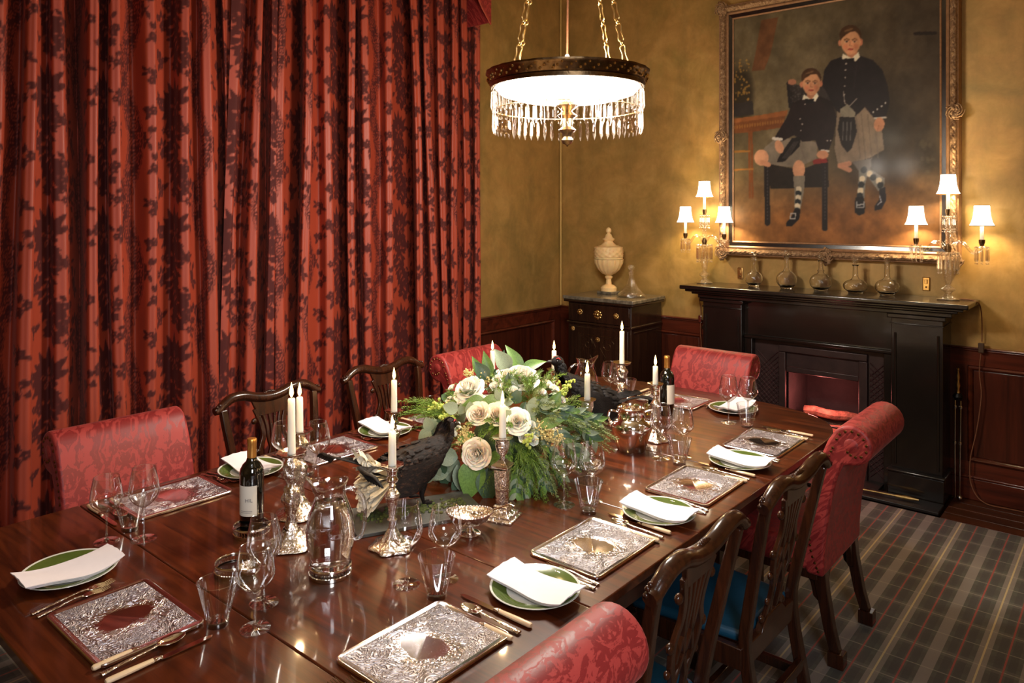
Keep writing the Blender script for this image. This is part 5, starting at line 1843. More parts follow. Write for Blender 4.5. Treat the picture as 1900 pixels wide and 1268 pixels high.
def carved_chair():
    ch = tag(empty('carved_dining_chair'), 'x', 'chair', 'carved mahogany dining chairs')
    xf = lambda z: 0.03 - max(0, z - 0.44) * 0.19
    for s in (-1, 1):
        pts = [(-0.045, s * 0.195, 0.0065), (-0.005, s * 0.195, 0.2), (0.03, s * 0.195, 0.42), (0.015, s * 0.205, 0.55), (-0.015, s * 0.222, 0.70), (-0.045, s * 0.240, 0.85), (-0.062, s * 0.246, 0.925)]
        st_ = obj('stile', MB().tube(smoothpath(pts, 4), [0.028 - 0.006 * (i / 24) for i in range(25)], 4, up=(1, 1, 0)), 'chairwood', ch, smooth=0, bevel=0.005)
        obj('leg', MB().box(0.415, 0.462, s * 0.235 - 0.0235, s * 0.235 + 0.0235, 0, 0.42), 'chairwood', ch, bevel=0.003)
        obj('side_rail', MB().box(0.03, 0.44, s * 0.215 - 0.014, s * 0.215 + 0.014, 0.36, 0.43), 'chairwood', ch, bevel=0.003)
        obj('side_stretcher', MB().box(0.0, 0.43, s * 0.212 - 0.011, s * 0.212 + 0.011, 0.15, 0.185), 'chairwood', ch, bevel=0.003)
    obj('front_rail', MB().box(0.42, 0.452, -0.235, 0.235, 0.36, 0.43), 'chairwood', ch, bevel=0.003)
    obj('rear_rail', MB().box(0.015, 0.045, -0.19, 0.19, 0.37, 0.44), 'chairwood', ch, bevel=0.003)
    obj('cross_stretcher', MB().box(0.2, 0.224, -0.21, 0.21, 0.15, 0.185), 'chairwood', ch, bevel=0.003)
    obj('rear_stretcher', MB().box(-0.02, 0.006, -0.19, 0.19, 0.20, 0.235), 'chairwood', ch, bevel=0.003)
    sv = [(0.045, -0.19), (0.045, 0.19), (0.445, 0.235), (0.445, -0.235)]
    obj('seat', MB().prism(sv, 0.425, 0.462), 'leather', ch, bevel=0.016, seg=3)
    # serpentine crest rail with scrolled ears
    cr = [(-0.285, 0.925), (-0.262, 0.930), (-0.235, 0.950), (-0.19, 0.970), (-0.13, 0.968), (-0.07, 0.950), (0.0, 0.942), (0.07, 0.950), (0.13, 0.968), (0.19, 0.970), (0.235, 0.950), (0.262, 0.930), (0.285, 0.925)]
    P = smoothpath([(xf(z) - 0.004, y, z) for y, z in cr], 5)
    n_ = len(P)
    rad = [0.020 + 0.007 * math.sin(PI * i / (n_ - 1)) for i in range(n_)]
    crest = obj('crest_rail', MB().tube(P, rad, 10, flat=0.9, up=(0, 0, 1)), 'chairwood', ch, smooth=60)
    cv_ = MB()
    for k in range(13):
        t = (k - 6) / 6
        cv_.sphere((xf(0.95) - 0.004, t * 0.055, 0.962 + 0.006 * math.cos(t * 3)), 0.0085, 7, 5)
    for s in (-1, 1):
        for k in range(10):
            a, q = k * 0.75, 0.022 - 0.002 * k
            cv_.sphere((xf(0.93) + 0.006, s * (0.262 + q * math.cos(a)), 0.932 + q * math.sin(a)), 0.008, 6, 4)
    tag(obj('carving', cv_, 'chairwood', crest, smooth=70), kind='stuff')
    # pierced splat
    sp_ = MB()
    bar(sp_, [(0, 0.95), (0, 0.905), (0, 0.865)], lambda t: 0.215 - 0.075 * t, 0.016, xf)
    obj('splat_head', sp_, 'chairwood', ch, smooth=30, bevel=0.002)
    for s in (-1, 1):
        for pts, wd in (([(0.088, 0.90), (0.062, 0.83), (0.056, 0.77), (0.078, 0.71), (0.070, 0.65), (0.044, 0.59), (0.040, 0.54), (0.062, 0.48), (0.07, 0.44)], 0.022),
                        ([(0.052, 0.89), (0.034, 0.82), (0.030, 0.75), (0.012, 0.68), (-0.014, 0.62), (-0.034, 0.56), (-0.028, 0.50), (-0.02, 0.45)], 0.015),
                        ([(0.016, 0.88), (0.010, 0.80), (0.016, 0.73), (0.040, 0.67), (0.048, 0.64)], 0.013)):
            b_ = MB()
            bar(b_, [(s * y, z) for y, z in pts], wd, 0.015, xf)
            obj('splat_strap', b_, 'chairwood', ch, smooth=30, bevel=0.002)
        for y, z, R in ((0.096, 0.845, 0.015), (0.094, 0.705, 0.016), (0.082, 0.625, 0.012), (0.060, 0.525, 0.013), (0.088, 0.475, 0.014)):
            m_ = MB().sphere((xf(z), s * y, z), R, 10, 7, s=(0.75, 1, 1))
            obj('splat_scroll', m_, 'chairwood', ch)
    obj('splat_shoe', MB().prism([(-0.105, 0.435), (0.105, 0.435), (0.085, 0.458), (0.06, 0.478), (-0.06, 0.478), (-0.085, 0.458)], 0.012, 0.04, 'yz'), 'chairwood', ch, bevel=0.003)
    return ch


cc0 = carved_chair()
for i, (x, y, a, lab) in enumerate((
        (0.945, -3.475, 1, 'carved mahogany chair by the curtain, behind the near wine bottle'),
        (0.90, -2.745, -1, 'carved mahogany chair by the curtain, next to the flower arrangement'),
        (3.105, -3.63, 181, 'carved mahogany chair with blue seat, nearer of two on the right'),
        (3.11, -2.95, 179, 'carved mahogany chair with blue seat beside the nail-trimmed red chair'))):
    put(cc0, i, (x, y, 0.0), math.radians(a), lab, scale=0.975)

# ------------------------------------------------------------------ candlesticks and candles
def wavy(n_, amp):
    return lambda a, z: 1 + amp * math.cos(n_ * a)


def stick_ornate():
    c_ = tag(empty('ornate_candlestick'), 'x', 'candlestick', 'silver candlesticks')
    obj('base', MB().lathe([(0, 0), (0.076, 0.0), (0.080, 0.004), (0.076, 0.009), (0.062, 0.012), (0.048, 0.022), (0.034, 0.034), (0.024, 0.05)], 48, mod=wavy(6, 0.05)), 'chased', c_, smooth=60)
    lump = lambda a, z: 1 + 0.20 * math.sin(3 * a + z * 70) * math.sin(2 * a - z * 90) + 0.08 * math.sin(7 * a + z * 160)
    obj('stem', MB().lathe([(float(np.interp(z_, [0.05, 0.07, 0.095, 0.115, 0.14, 0.155, 0.175, 0.19, 0.21, 0.235, 0.255, 0.268], [0.022, 0.014, 0.013, 0.02, 0.026, 0.028, 0.02, 0.015, 0.021, 0.026, 0.023, 0.015])), float(z_)) for z_ in np.linspace(0.05, 0.268, 40)], 28, mod=lump), 'chased', c_, smooth=70)
    obj('drip_pan', MB().lathe([(0.016, 0.268), (0.03, 0.276), (0.044, 0.284), (0.045, 0.288), (0.03, 0.284), (0.014, 0.281), (0, 0.281)], 36, mod=wavy(8, 0.05)), 'silver', c_, smooth=60)
    return c_, 0.282


def stick_baluster():
    c_ = tag(empty('baluster_candlestick'), 'x', 'candlestick', 'silver candlesticks')
    obj('base', MB().lathe([(0, 0), (0.066, 0.0), (0.069, 0.004), (0.066, 0.01), (0.05, 0.014), (0.034, 0.026), (0.022, 0.042), (0.012, 0.06)], 48, mod=wavy(6, 0.08)), 'chased', c_, smooth=60)
    obj('stem', MB().lathe([(0.012, 0.06), (0.010, 0.08), (0.016, 0.086), (0.010, 0.092), (0.013, 0.12), (0.020, 0.15), (0.025, 0.162), (0.018, 0.172), (0.009, 0.185), (0.012, 0.19), (0.008, 0.197)], 28), 'chased', c_, smooth=60)
    obj('socket', MB().lathe([(0.008, 0.197), (0.018, 0.204), (0.020, 0.21), (0.015, 0.216), (0.016, 0.232), (0.021, 0.242), (0.019, 0.246)], 28), 'silver', c_, smooth=60)
    obj('drip_pan', MB().lathe([(0.019, 0.244), (0.034, 0.252), (0.036, 0.256), (0.014, 0.251), (0, 0.251)], 36, mod=wavy(8, 0.06)), 'silver', c_, smooth=60)
    return c_, 0.252


def stick_column():
    c_ = tag(empty('column_candlestick'), 'x', 'candlestick', 'silver candlesticks')
    q = math.sqrt(2)
    obj('base', MB().lathe([(0, 0), (0.052 * q, 0), (0.052 * q, 0.007), (0.044 * q, 0.010), (0.042 * q, 0.018), (0.028 * q, 0.026), (0.022 * q, 0.04), (0.026 * q, 0.044), (0.021 * q, 0.05)], 4), 'chased', c_, smooth=0, bevel=0.0015)
    obj('column', MB().lathe([(0.0165 * q, 0.05), (0.0225 * q, 0.168)], 8, mod=lambda a, z: 1 - 0.18 * abs(math.sin(2 * a))), 'chased', c_, smooth=0)
    obj('abacus', MB().lathe([(0.022 * q, 0.168), (0.03 * q, 0.175), (0.03 * q, 0.182), (0.018 * q, 0.19), (0.010 * q, 0.198)], 4), 'silver', c_, smooth=0, bevel=0.001)
    obj('socket', MB().lathe([(0.010, 0.196), (0.008, 0.21), (0.020, 0.224), (0.025, 0.245), (0.024, 0.266)], 24), 'chased', c_, smooth=60)
    obj('drip_pan', MB().lathe([(0.022, 0.264), (0.033, 0.270), (0.036, 0.274), (0.014, 0.271), (0, 0.271)], 32), 'silver', c_, smooth=60)
    return c_, 0.272


def candle(x, y, z, L, label):
    c_ = tag(empty('candle', (x, y, z)), label, 'candle', 'lit candles')
    r = 0.0118
    obj('wax', MB().lathe([(0, 0), (r * 1.06, 0), (r, L * 0.5), (r * 0.94, L - 0.003), (r * 0.8, L), (0, L - 0.003)], 20), 'wax', c_, smooth=50)
    obj('wick', MB().tube([(0, 0, L - 0.004), (0.0005, 0, L + 0.007)], 0.0009, 5), 'wick', c_)
    obj('flame', MB().lathe([(0, 0.0), (0.0035, 0.004), (0.0066, 0.013), (0.0056, 0.024), (0.0026, 0.038), (0, 0.048)], 12, (0, 0, L + 0.003)), 'flame', c_, smooth=80)
    point_light('candle_light', (x, y, z + L + 0.06), 1.6, (1.0, 0.64, 0.30), 0.012)
    return c_


sa, ha = stick_ornate()
sb, hb = stick_baluster()
s3, h3 = stick_column()
ST = [  # kind, x, y, candle length, stick phrase
    ('a', 2.018, -4.098, 0.172, 'ornate silver candlestick beside the glass jug'),
    ('a', 1.836, -3.948, 0.118, 'ornate silver candlestick just behind the one beside the jug'),
    ('b', 2.272, -3.907, 0.106, 'silver candlestick in front of the brown bird on slate'),
    ('b', 1.797, -3.494, 0.122, 'silver candlestick between the brown bird and the curtain'),
    ('c', 2.388, -3.522, 0.108, 'square-based silver column candlestick in front of the flowers'),
    ('c', 2.315, -2.916, 0.104, 'square-based silver column candlestick beside the black bird'),
    ('b', 1.62, -2.72, 0.105, 'silver candlestick rising behind the top of the flowers'),
    ('b', 1.81, -2.475, 0.094, 'silver candlestick at the black bird\'s beak'),
    ('a', 2.064, -2.254, 0.160, 'tall ornate silver candlestick before the corner cabinet'),
    ('b', 2.348, -2.424, 0.082, 'silver candlestick beside the far wine bottle')]
cnt = dict(a=0, b=0, c=0)
for k, x, y, L, ph in ST:
    p_, h_ = dict(a=(sa, ha), b=(sb, hb), c=(s3, h3))[k]
    put(p_, cnt[k], (x, y, TZ), math.radians(18 + 45) if k == 'c' else rnd.uniform(0, 6), ph)
    cnt[k] += 1
    candle(x, y, TZ + h_, L, 'lit white candle in the ' + ph)


# ------------------------------------------------------------------ bottles, coasters, jugs, bucket
def bottle(x, y, z, rz, label, text):
    b_ = tag(empty('wine_bottle', (x, y, z), rz), label, 'bottle', 'red wine bottles')
    obj('glass', MB().lathe([(0, 0.004), (0.034, 0), (0.0375, 0.004), (0.0375, 0.19), (0.036, 0.203), (0.028, 0.218), (0.018, 0.228), (0.0145, 0.24), (0.0142, 0.262)], 36), 'bottle', b_, smooth=60)
    obj('capsule', MB().lathe([(0.0146, 0.238), (0.0148, 0.285), (0.0156, 0.287), (0.0156, 0.297), (0.0135, 0.30), (0, 0.30)], 28), 'foil', b_, smooth=40)
    for a0, a1, z0, z1 in ((-62, 62, 0.062, 0.158), (128, 232, 0.062, 0.158)):
        obj('label', MB().grid(24, 2, lambda u, v: (0.0378 * math.cos(math.radians(a0 + (a1 - a0) * u)), 0.0378 * math.sin(math.radians(a0 + (a1 - a0) * u)), z0 + (z1 - z0) * v)), 'label', b_, smooth=60)
    if text:
        cu = bpy.data.curves.new('lettering', 'FONT')
        cu.body = text
        cu.size = 0.016
        cu.align_x = 'CENTER'
        cu.extrude = 0.0002
        cu.materials.append(M['ink'])
        t0 = bpy.data.objects.new('lettering', cu)
        COL.objects.link(t0)
        bpy.context.view_layer.update()
        me_ = bpy.data.meshes.new_from_object(t0.evaluated_get(bpy.context.evaluated_depsgraph_get()))
        bpy.data.objects.remove(t0)
        me_.materials.clear()
        me_.materials.append(M['ink'])
        t_ = bpy.data.objects.new('lettering', me_)
        COL.objects.link(t_)
        t_.parent = b_
        a = math.radians(24)
        t_.location = (0.0386 * math.cos(a), 0.0386 * math.sin(a), 0.108)
        t_.rotation_euler = (PI / 2, 0, a + PI / 2)
        m_ = MB()
        for k, zz in enumerate((0.078, 0.073)):
            m_.grid(12, 2, lambda u, v: (0.0380 * math.cos(math.radians(-20 + 60 * u)), 0.0380 * math.sin(math.radians(-20 + 60 * u)), zz + 0.0012 * v))
        tag(obj('fine_print', m_, 'ink', b_), kind='stuff')
    return b_


def coaster(x, y, R, label):
    c_ = tag(empty('silver_coaster', (x, y, TZ)), label, 'coaster', 'pierced silver coasters')
    obj('floor', MB().lathe([(0, 0.0), (R - 0.002, 0.0), (R - 0.002, 0.006), (0, 0.006)], 40), 'tabledark', c_)
    obj('lower_band', MB().lathe([(R - 0.001, 0.0), (R + 0.003, 0.001), (R + 0.003, 0.010), (R - 0.001, 0.011)], 48), 'silver', c_, smooth=60)
    m_ = MB()
    for k in range(40):
        a = 2 * PI * k / 40
        m_.tube([(R * math.cos(a), R * math.sin(a), 0.010), (R * math.cos(a + 0.04), R * math.sin(a + 0.04), 0.016), (R * math.cos(a), R * math.sin(a), 0.023)], 0.0016, 4)
    tag(obj('pierced_gallery', m_, 'silver', c_), kind='stuff')
    obj('upper_band', MB().lathe([(R - 0.001, 0.022), (R + 0.002, 0.023), (R + 0.003, 0.028), (R, 0.031), (R - 0.002, 0.028), (R - 0.001, 0.022)], 48), 'silver', c_, smooth=60)
    return c_


coaster(1.853, -4.137, 0.056, 'pierced silver coaster under the near wine bottle')
camdir = math.atan2(CAMY + 4.137, CAMX - 1.853)
bottle(1.853, -4.137, TZ + 0.0065, camdir - math.radians(38), 'red wine bottle with gold capsule and cream label in the near coaster', 'HIL')
bottle(2.185, -2.02, TZ, math.atan2(CAMY + 2.02, CAMX - 2.185) + math.radians(62), 'red wine bottle with gold capsule before the far end chair', '')
coaster(2.268, -4.133, 0.058, 'pierced silver coaster under the water jug')
coaster(2.045, -4.305, 0.052, 'empty pierced silver coaster behind the near end wine glasses')


def jug(name, x, y, z, rz, label, water):
    j_ = tag(empty(name, (x, y, z), rz), label, 'jug', 'glass jugs')
    prof = [(0.046, 0.0), (0.050, 0.006), (0.050, 0.02), (0.056, 0.045), (0.064, 0.08), (0.066, 0.11), (0.060, 0.145), (0.048, 0.175), (0.040, 0.195), (0.041, 0.212), (0.045, 0.226)]
    spt = MB().lathe(prof, 48)
    v = []
    for (x_, y_, z_) in spt.v:
        k = max(0, (z_ - 0.195) / 0.031)
        a = math.atan2(y_, x_)
        q = math.exp(-((a) / 0.42) ** 2)
        x_ += 0.020 * k * q
        z_ += (0.020 * q + 0.010 * math.exp(-((abs(a) - PI) / 0.6) ** 2) - 0.008 * math.exp(-((abs(a) - 1.1) / 0.4) ** 2)) * k
        v.append((x_, y_, z_))
    spt.v = v
    obj('body', spt, 'thickglass', j_, smooth=60)
    top = v[-48:]
    obj('rim', MB().tube(top, 0.0024, 8, closed=True), 'thickglass', j_)
    obj('base', MB().lathe([(0, 0), (0.046, 0), (0.050, 0.006), (0.049, 0.012), (0, 0.010)], 40), 'thickglass', j_)
    P = smoothpath([(-0.040, 0, 0.208), (-0.062, 0, 0.206), (-0.086, 0, 0.18), (-0.092, 0, 0.13), (-0.082, 0, 0.085), (-0.063, 0, 0.075)], 6)
    obj('handle', MB().tube(P, [0.0085 - 0.002 * (i / len(P)) for i in range(len(P))], 10, flat=0.75), 'thickglass', j_, smooth=70)
    j_.scale = (1.06, 1.06, 1.12)
    if water:
        obj('water', MB().lathe([(0, 0.012), (0.047, 0.013), (0.0485, 0.022), (0.0545, 0.046), (0.0622, 0.08), (0.0642, 0.11), (0.0585, 0.144), (0.0475, 0.172), (0.0470, 0.1725), (0, 0.172)], 48), 'water', j_, smooth=50)
    return j_


rt_ang = math.atan2(0.64937, 0.76047)
jug('water_jug', 2.268, -4.133, TZ + 0.0065, rt_ang + PI + 0.25, 'clear glass jug of water in front of the candlesticks', True)
jug('glass_jug', 1.80, -2.19, TZ, rt_ang + 0.2, 'clear glass jug partly hidden behind the black bird', False)

bk = tag(empty('ice_bucket', (2.341, -2.62, TZ), rt_ang), 'pot-bellied polished silver ice bucket right of the flowers', 'bucket')
obj('body', MB().lathe([(0, 0.0), (0.058, 0.0), (0.062, 0.006), (0.072, 0.04), (0.086, 0.085), (0.090, 0.11), (0.084, 0.128), (0.066, 0.138), (0.060, 0.145), (0.059, 0.182), (0.062, 0.186), (0.059, 0.188), (0.056, 0.18), (0.056, 0.14), (0, 0.12)], 48), 'silver', bk, smooth=50)
for s in (-1, 1):
    obj('handle', MB().tube(smoothpath([(s * 0.058, 0, 0.165), (s * 0.09, 0, 0.172), (s * 0.10, 0, 0.145), (s * 0.088, 0, 0.115)], 5), 0.005, 8), 'silver', bk)
    obj('boss', MB().sphere((s * 0.088, 0, 0.115), 0.014, 10, 7), 'chased', bk)

pp = tag(empty('pepper_pot', (2.20, -2.50, TZ)), 'small chased silver pot with domed lid left of the ice bucket', 'pepper pot')
obj('body', MB().lathe([(0, 0), (0.022, 0), (0.024, 0.006), (0.016, 0.014), (0.028, 0.03), (0.032, 0.045), (0.026, 0.056)], 28), 'chased', pp)
obj('lid', MB().lathe([(0.026, 0.056), (0.027, 0.060), (0.018, 0.074), (0.006, 0.08), (0.006, 0.086), (0, 0.088)], 28), 'chased', pp)


def sauce_dish(x, y, rz, label):
    d_ = tag(empty('sauce_dish', (x, y, TZ), rz), label, 'dish', 'footed silver sauce dishes')
    obj('foot', MB().lathe([(0, 0), (0.034, 0), (0.036, 0.004), (0.030, 0.008), (0.014, 0.014), (0.011, 0.024), (0.016, 0.03)], 32), 'silver', d_)
    el = MB().lathe([(0.016, 0.03), (0.030, 0.034), (0.046, 0.046), (0.054, 0.062), (0.058, 0.068), (0.054, 0.066), (0.044, 0.05), (0, 0.040)], 40, mod=wavy(16, 0.02))
    el.v = [(a * 1.3, b * 0.95, c + 0.006 * (abs(a) / 0.058) ** 2) for a, b, c in el.v]
    obj('bowl', el, 'chased', d_, smooth=60)
    rim = MB()
    for k in range(44):
        a = 2 * PI * k / 44
        rim.sphere((0.0565 * 1.3 * math.cos(a), 0.0565 * 0.95 * math.sin(a), 0.068 + 0.006 * math.cos(a) ** 2), 0.0042, 6, 4)
    tag(obj('gadrooned_rim', rim, 'silver', d_), kind='stuff')
    return d_


sauce_dish(2.39, -3.685, rt_ang, 'footed silver sauce dish with ladle before the flowers')
sauce_dish(1.955, -2.13, rt_ang, 'footed silver sauce dish beyond the black bird')
ld = tag(empty('sauce_ladle', (2.405, -3.665, TZ + 0.052), rt_ang - 0.15), 'small silver ladle resting in the sauce dish', 'ladle')
obj('bowl', MB().grid(10, 9, lambda u, v: (0.022 * math.sin(PI * (u * 0.5)) * math.cos(2 * PI * v), 0.019 * math.sin(PI * u * 0.5) * math.sin(2 * PI * v), 0.012 - 0.014 * math.cos(PI * u * 0.5))), 'silver', ld, smooth=80)
obj('handle', MB().tube(smoothpath([(0.02, 0, 0.012), (0.04, 0, 0.022), (0.075, 0, 0.036), (0.10, 0, 0.046), (0.118, 0, 0.044), (0.122, 0, 0.034)], 5), 0.0036, 8, flat=0.7), 'silver', ld)
cu_ = tag(empty('oil_cruet', (2.118, -2.09, TZ)), 'small glass cruet of yellow oil beside the far wine bottle', 'cruet')
obj('body', MB().lathe([(0, 0), (0.024, 0), (0.026, 0.004), (0.026, 0.06), (0.018, 0.075), (0.009, 0.085), (0.008, 0.105), (0.013, 0.11)], 28), 'thickglass', cu_, smooth=60)
obj('oil', MB().lathe([(0, 0.003), (0.0235, 0.004), (0.0235, 0.055), (0, 0.055)], 28), 'oil', cu_)
obj('stopper', MB().sphere((0, 0, 0.12), 0.012, 10, 7), 'cutglass', cu_)
sl = tag(empty('salt_cellar', (2.12, -4.30, TZ)), 'small silver salt cellar between the near end wine glasses', 'salt cellar')
obj('body', MB().lathe([(0, 0.012), (0.014, 0.012), (0.028, 0.022), (0.032, 0.036), (0.030, 0.040), (0.028, 0.036), (0.02, 0.024), (0, 0.02)], 28), 'chased', sl, smooth=60)
for k in range(3):
    a = k * 2.094
    obj('foot', MB().tube([(0.020 * math.cos(a), 0.020 * math.sin(a), 0.018), (0.030 * math.cos(a), 0.030 * math.sin(a), 0.008), (0.027 * math.cos(a), 0.027 * math.sin(a), 0.0)], [0.005, 0.003, 0.005], 6), 'silver', sl)


# ------------------------------------------------------------------ stuffed grouse
def loft(rings, n=20):
    """rings: centre (x, z), half width, half height, tilt; along the spine in the xz plane"""
    m_ = MB()
    v, f = [], []
    for (x, z), hw, hh, tl in rings:
        for k in range(n):
            a = 2 * PI * k / n
            up = hh * math.sin(a)
            v.append((x - up * math.sin(tl), hw * math.cos(a), z + up * math.cos(tl)))
    for i in range(len(rings) - 1):
        for k in range(n):
            f.append((i * n + k, i * n + (k + 1) % n, (i + 1) * n + (k + 1) % n, (i + 1) * n + k))
    f += [tuple(range(n - 1, -1, -1)), tuple((len(rings) - 1) * n + k for k in range(n))]
    return m_.add(v, f)


def feather(m_, pts, wd, nrm=(0, 1, 0)):
    P = smoothpath(pts, 6)
    n_ = len(P)
    v, f = [], []
    N = Vector(nrm)
    for i, p in enumerate(P):
        t = i / (n_ - 1)
        d = (P[min(n_ - 1, i + 1)] - P[max(0, i - 1)]).normalized()
        sd = d.cross(N)
        if sd.length < 1e-4:
            sd = d.orthogonal()
        sd.normalize()
        w_ = wd * (math.sin(PI * min(1, 0.12 + 0.80 * t)) ** 0.6)
        for q in (-1, 0, 1):
            v.append(p + sd * w_ * q + N * (0.0025 * (1 - abs(q))))
    for i in range(n_ - 1):
        for k in range(2):
            a = i * 3 + k
            f.append((a, a + 1, a + 4, a + 3))
    m_.add(v, f)


def grouse(name, loc, rz, scale, mat, label, white=True, pitch=0.0, curl=1.0):
    g_ = tag(empty(name, loc, rz), label, 'bird', 'stuffed grouse on the table')
    g_.scale = (scale,) * 3
    lift = 0.035
    R_ = [((-0.19, 0.115), 0.012, 0.010, 0.35), ((-0.165, 0.115), 0.035, 0.028, 0.3), ((-0.12, 0.110), 0.062, 0.052, 0.2), ((-0.06, 0.105), 0.080, 0.076, 0.1), ((0.0, 0.105), 0.086, 0.086, 0.0), ((0.05, 0.115), 0.080, 0.086, -0.1), ((0.092, 0.135), 0.064, 0.072, -0.4), ((0.120, 0.165), 0.056, 0.062, -0.8), ((0.136, 0.19), 0.047, 0.050, -1.0), ((0.145, 0.21), 0.041, 0.043, -0.95), ((0.154, 0.228), 0.037, 0.038, -0.7), ((0.168, 0.238), 0.033, 0.033, -0.35), ((0.186, 0.238), 0.025, 0.024, -0.1), ((0.202, 0.233), 0.014, 0.013, 0.0), ((0.208, 0.232), 0.006, 0.006, 0)]
    R_ = [((a, b + lift), c, d, e) for (a, b), c, d, e in R_]
    body = obj('body', loft(R_, 24), mat, g_, smooth=80)
    ss = body.modifiers.new('sub', 'SUBSURF')
    ss.levels = ss.render_levels = 1
    pm_ = MB()
    rb = random.Random(9)
    for k in range(420):
        q = rb.uniform(2.0, 10.5)
        i = int(q)
        t = q - i
        (x0, z0), w0, h0, t0 = R_[i]
        (x1, z1), w1, h1, t1 = R_[i + 1]
        cx, cz, hw_, hh_, tl = x0 + (x1 - x0) * t, z0 + (z1 - z0) * t, w0 + (w1 - w0) * t, h0 + (h1 - h0) * t, t0 + (t1 - t0) * t
        a = rb.uniform(-0.6, PI + 0.6)

        def sp_(u_):
            cx2, cz2 = cx + (x0 - x1) * u_, cz + (z0 - z1) * u_
            up = hh_ * 0.99 * math.sin(a)
            return Vector((cx2 - up * math.sin(tl), hw_ * 0.99 * math.cos(a), cz2 + up * math.cos(tl)))
        nn = Vector((0, math.cos(a), math.sin(a)))
        p0 = sp_(0)
        p1 = sp_(0.6) + nn * 0.003
        d_ = (p1 - p0).normalized() * (0.014 + 0.010 * (hw_ / 0.08))
        feather(pm_, [p0, p0 + d_ * 0.5 + nn * 0.003, p0 + d_ * 1.2 + nn * 0.002], 0.007, nn)
    tag(obj('plumage', pm_, mat, g_, smooth=80), kind='stuff')
    obj('beak', MB().tube([(0.202, 0, 0.232 + lift), (0.218, 0, 0.230 + lift), (0.229, 0, 0.222 + lift)], [0.009, 0.0065, 0.001], 8), 'beak', g_)
    for s in (-1, 1):
        e_ = obj('eye', MB().sphere((0.186, s * 0.0235, 0.243 + lift), 0.0045, 8, 6), 'bottle', g_)
        obj('comb', MB().tube([(0.174, s * 0.026, 0.252 + lift), (0.184, s * 0.022, 0.257 + lift), (0.193, s * 0.019, 0.252 + lift)], [0.002, 0.0035, 0.002], 6), 'comb', g_)
        w_ = MB()
        for k in range(9):
            zz = 0.145 + lift - k * 0.009
            feather(w_, [(0.07 - 0.01 * k, s * 0.084, zz), (-0.02 - 0.008 * k, s * 0.096, zz - 0.012), (-0.115 - 0.006 * k, s * 0.070, zz - 0.022)], 0.02, (0, s, 0.25))
        tag(obj('wing', w_, mat, g_, smooth=80), kind='stuff')
        # lyre tail feathers curling outward
        for k in range(6):
            t_ = MB()
            sp = 0.008 + 0.008 * k
            feather(t_, [(-0.15, s * sp, 0.125 + lift), (-0.22, s * (sp + 0.012), 0.155 + lift + 0.003 * k), (-0.275 - 0.004 * k, s * (sp + (0.04 + 0.006 * k) * curl), 0.18 + lift), (-0.30, s * (sp + (0.09 + 0.008 * k) * curl), 0.182 + lift), (-0.295, s * (sp + (0.13 + 0.009 * k) * curl), 0.155 + lift)], 0.012, (0.25, 0, 1))
            o_ = obj('tail_feather', t_, 'feather', g_, smooth=80)
            sm = o_.modifiers.new('solid', 'SOLIDIFY')
            sm.thickness = 0.002
        lg = MB().tube([(0.01, s * 0.04, 0.08), (0.0, s * 0.045, 0.04), (0.01, s * 0.045, 0.006)], [0.018, 0.009, 0.006], 8)
        for k in (-1, 0, 1):
            lg.tube([(0.01, s * 0.045, 0.006), (0.03, s * 0.045 + k * 0.012, 0.006), (0.05, s * 0.045 + k * 0.02, 0.003)], [0.006, 0.005, 0.002], 6)
        obj('leg', lg, 'featherbrown', g_)
    if white:
        wf = MB()
        for k in range(90):
            a = rnd.uniform(-1, 1)
            b = rnd.uniform(0, 1)
            feather(wf, [(-0.13, a * 0.045, 0.085 + lift + 0.03 * b), (-0.19 - 0.02 * b, a * 0.062, 0.075 + lift + 0.10 * b - 0.05 * (1 - b)), (-0.225 - 0.02 * b, a * 0.055 + rnd.uniform(-0.01, 0.01), 0.07 + lift + 0.15 * b - 0.10 * (1 - b))], 0.014, (-0.6, 0, 0.5))
        tag(obj('undertail_down', wf, 'whitefeather', g_, smooth=80), kind='stuff')
    g_.rotation_euler[1] = -pitch
    return g_


bt = tag(empty('slate_board', (2.147, -3.685, TZ), math.atan2(0.9, 0.436)), 'grey slate board with moss under the brown bird', 'slate board')
obj('slab', MB().box(-0.235, 0.21, -0.112, 0.112, 0, 0.012), 'slate', bt, bevel=0.002)
ms_ = MB()
for k in range(260):
    x_ = rnd.uniform(-0.2, 0.17)
    y_ = rnd.gauss(0.01, 0.022)
    ms_.sphere((x_, y_, 0.014), rnd.uniform(0.004, 0.009), 5, 3, s=(1, 1, 0.7))
tag(obj('moss', ms_, 'moss', bt, smooth=0), kind='stuff')
grouse('stuffed_grouse', (2.085, -3.645, TZ + 0.013), math.radians(84), 0.9, 'featherbrown', 'stuffed dark brown grouse with white undertail standing on the slate')
grouse('stuffed_grouse', (1.985, -2.53, TZ + 0.008), math.atan2(-0.85, -0.55), 1.03, 'feather', 'stuffed black grouse facing the flowers beside the column candlestick', False, 0.28, 0.45)

# ------------------------------------------------------------------ flower arrangement
FC = Vector((2.09, -3.14, TZ))
fa = tag(empty('flower_arrangement', FC), 'large arrangement of cream roses, eucalyptus and ferns in the table centre', 'flowers')
EC, ER = Vector((0, 0, 0.13)), Vector((0.29, 0.29, 0.24))
obj('bowl', MB().lathe([(0, 0), (0.07, 0), (0.075, 0.008), (0.10, 0.05), (0.13, 0.09), (0.125, 0.09), (0.09, 0.05), (0, 0.03)], 32), 'chased', fa, smooth=60)
obj('floral_foam', MB().sphere((0, 0, 0.12), 0.15, 16, 10, s=(1, 1, 0.8)), 'leafdark', fa)


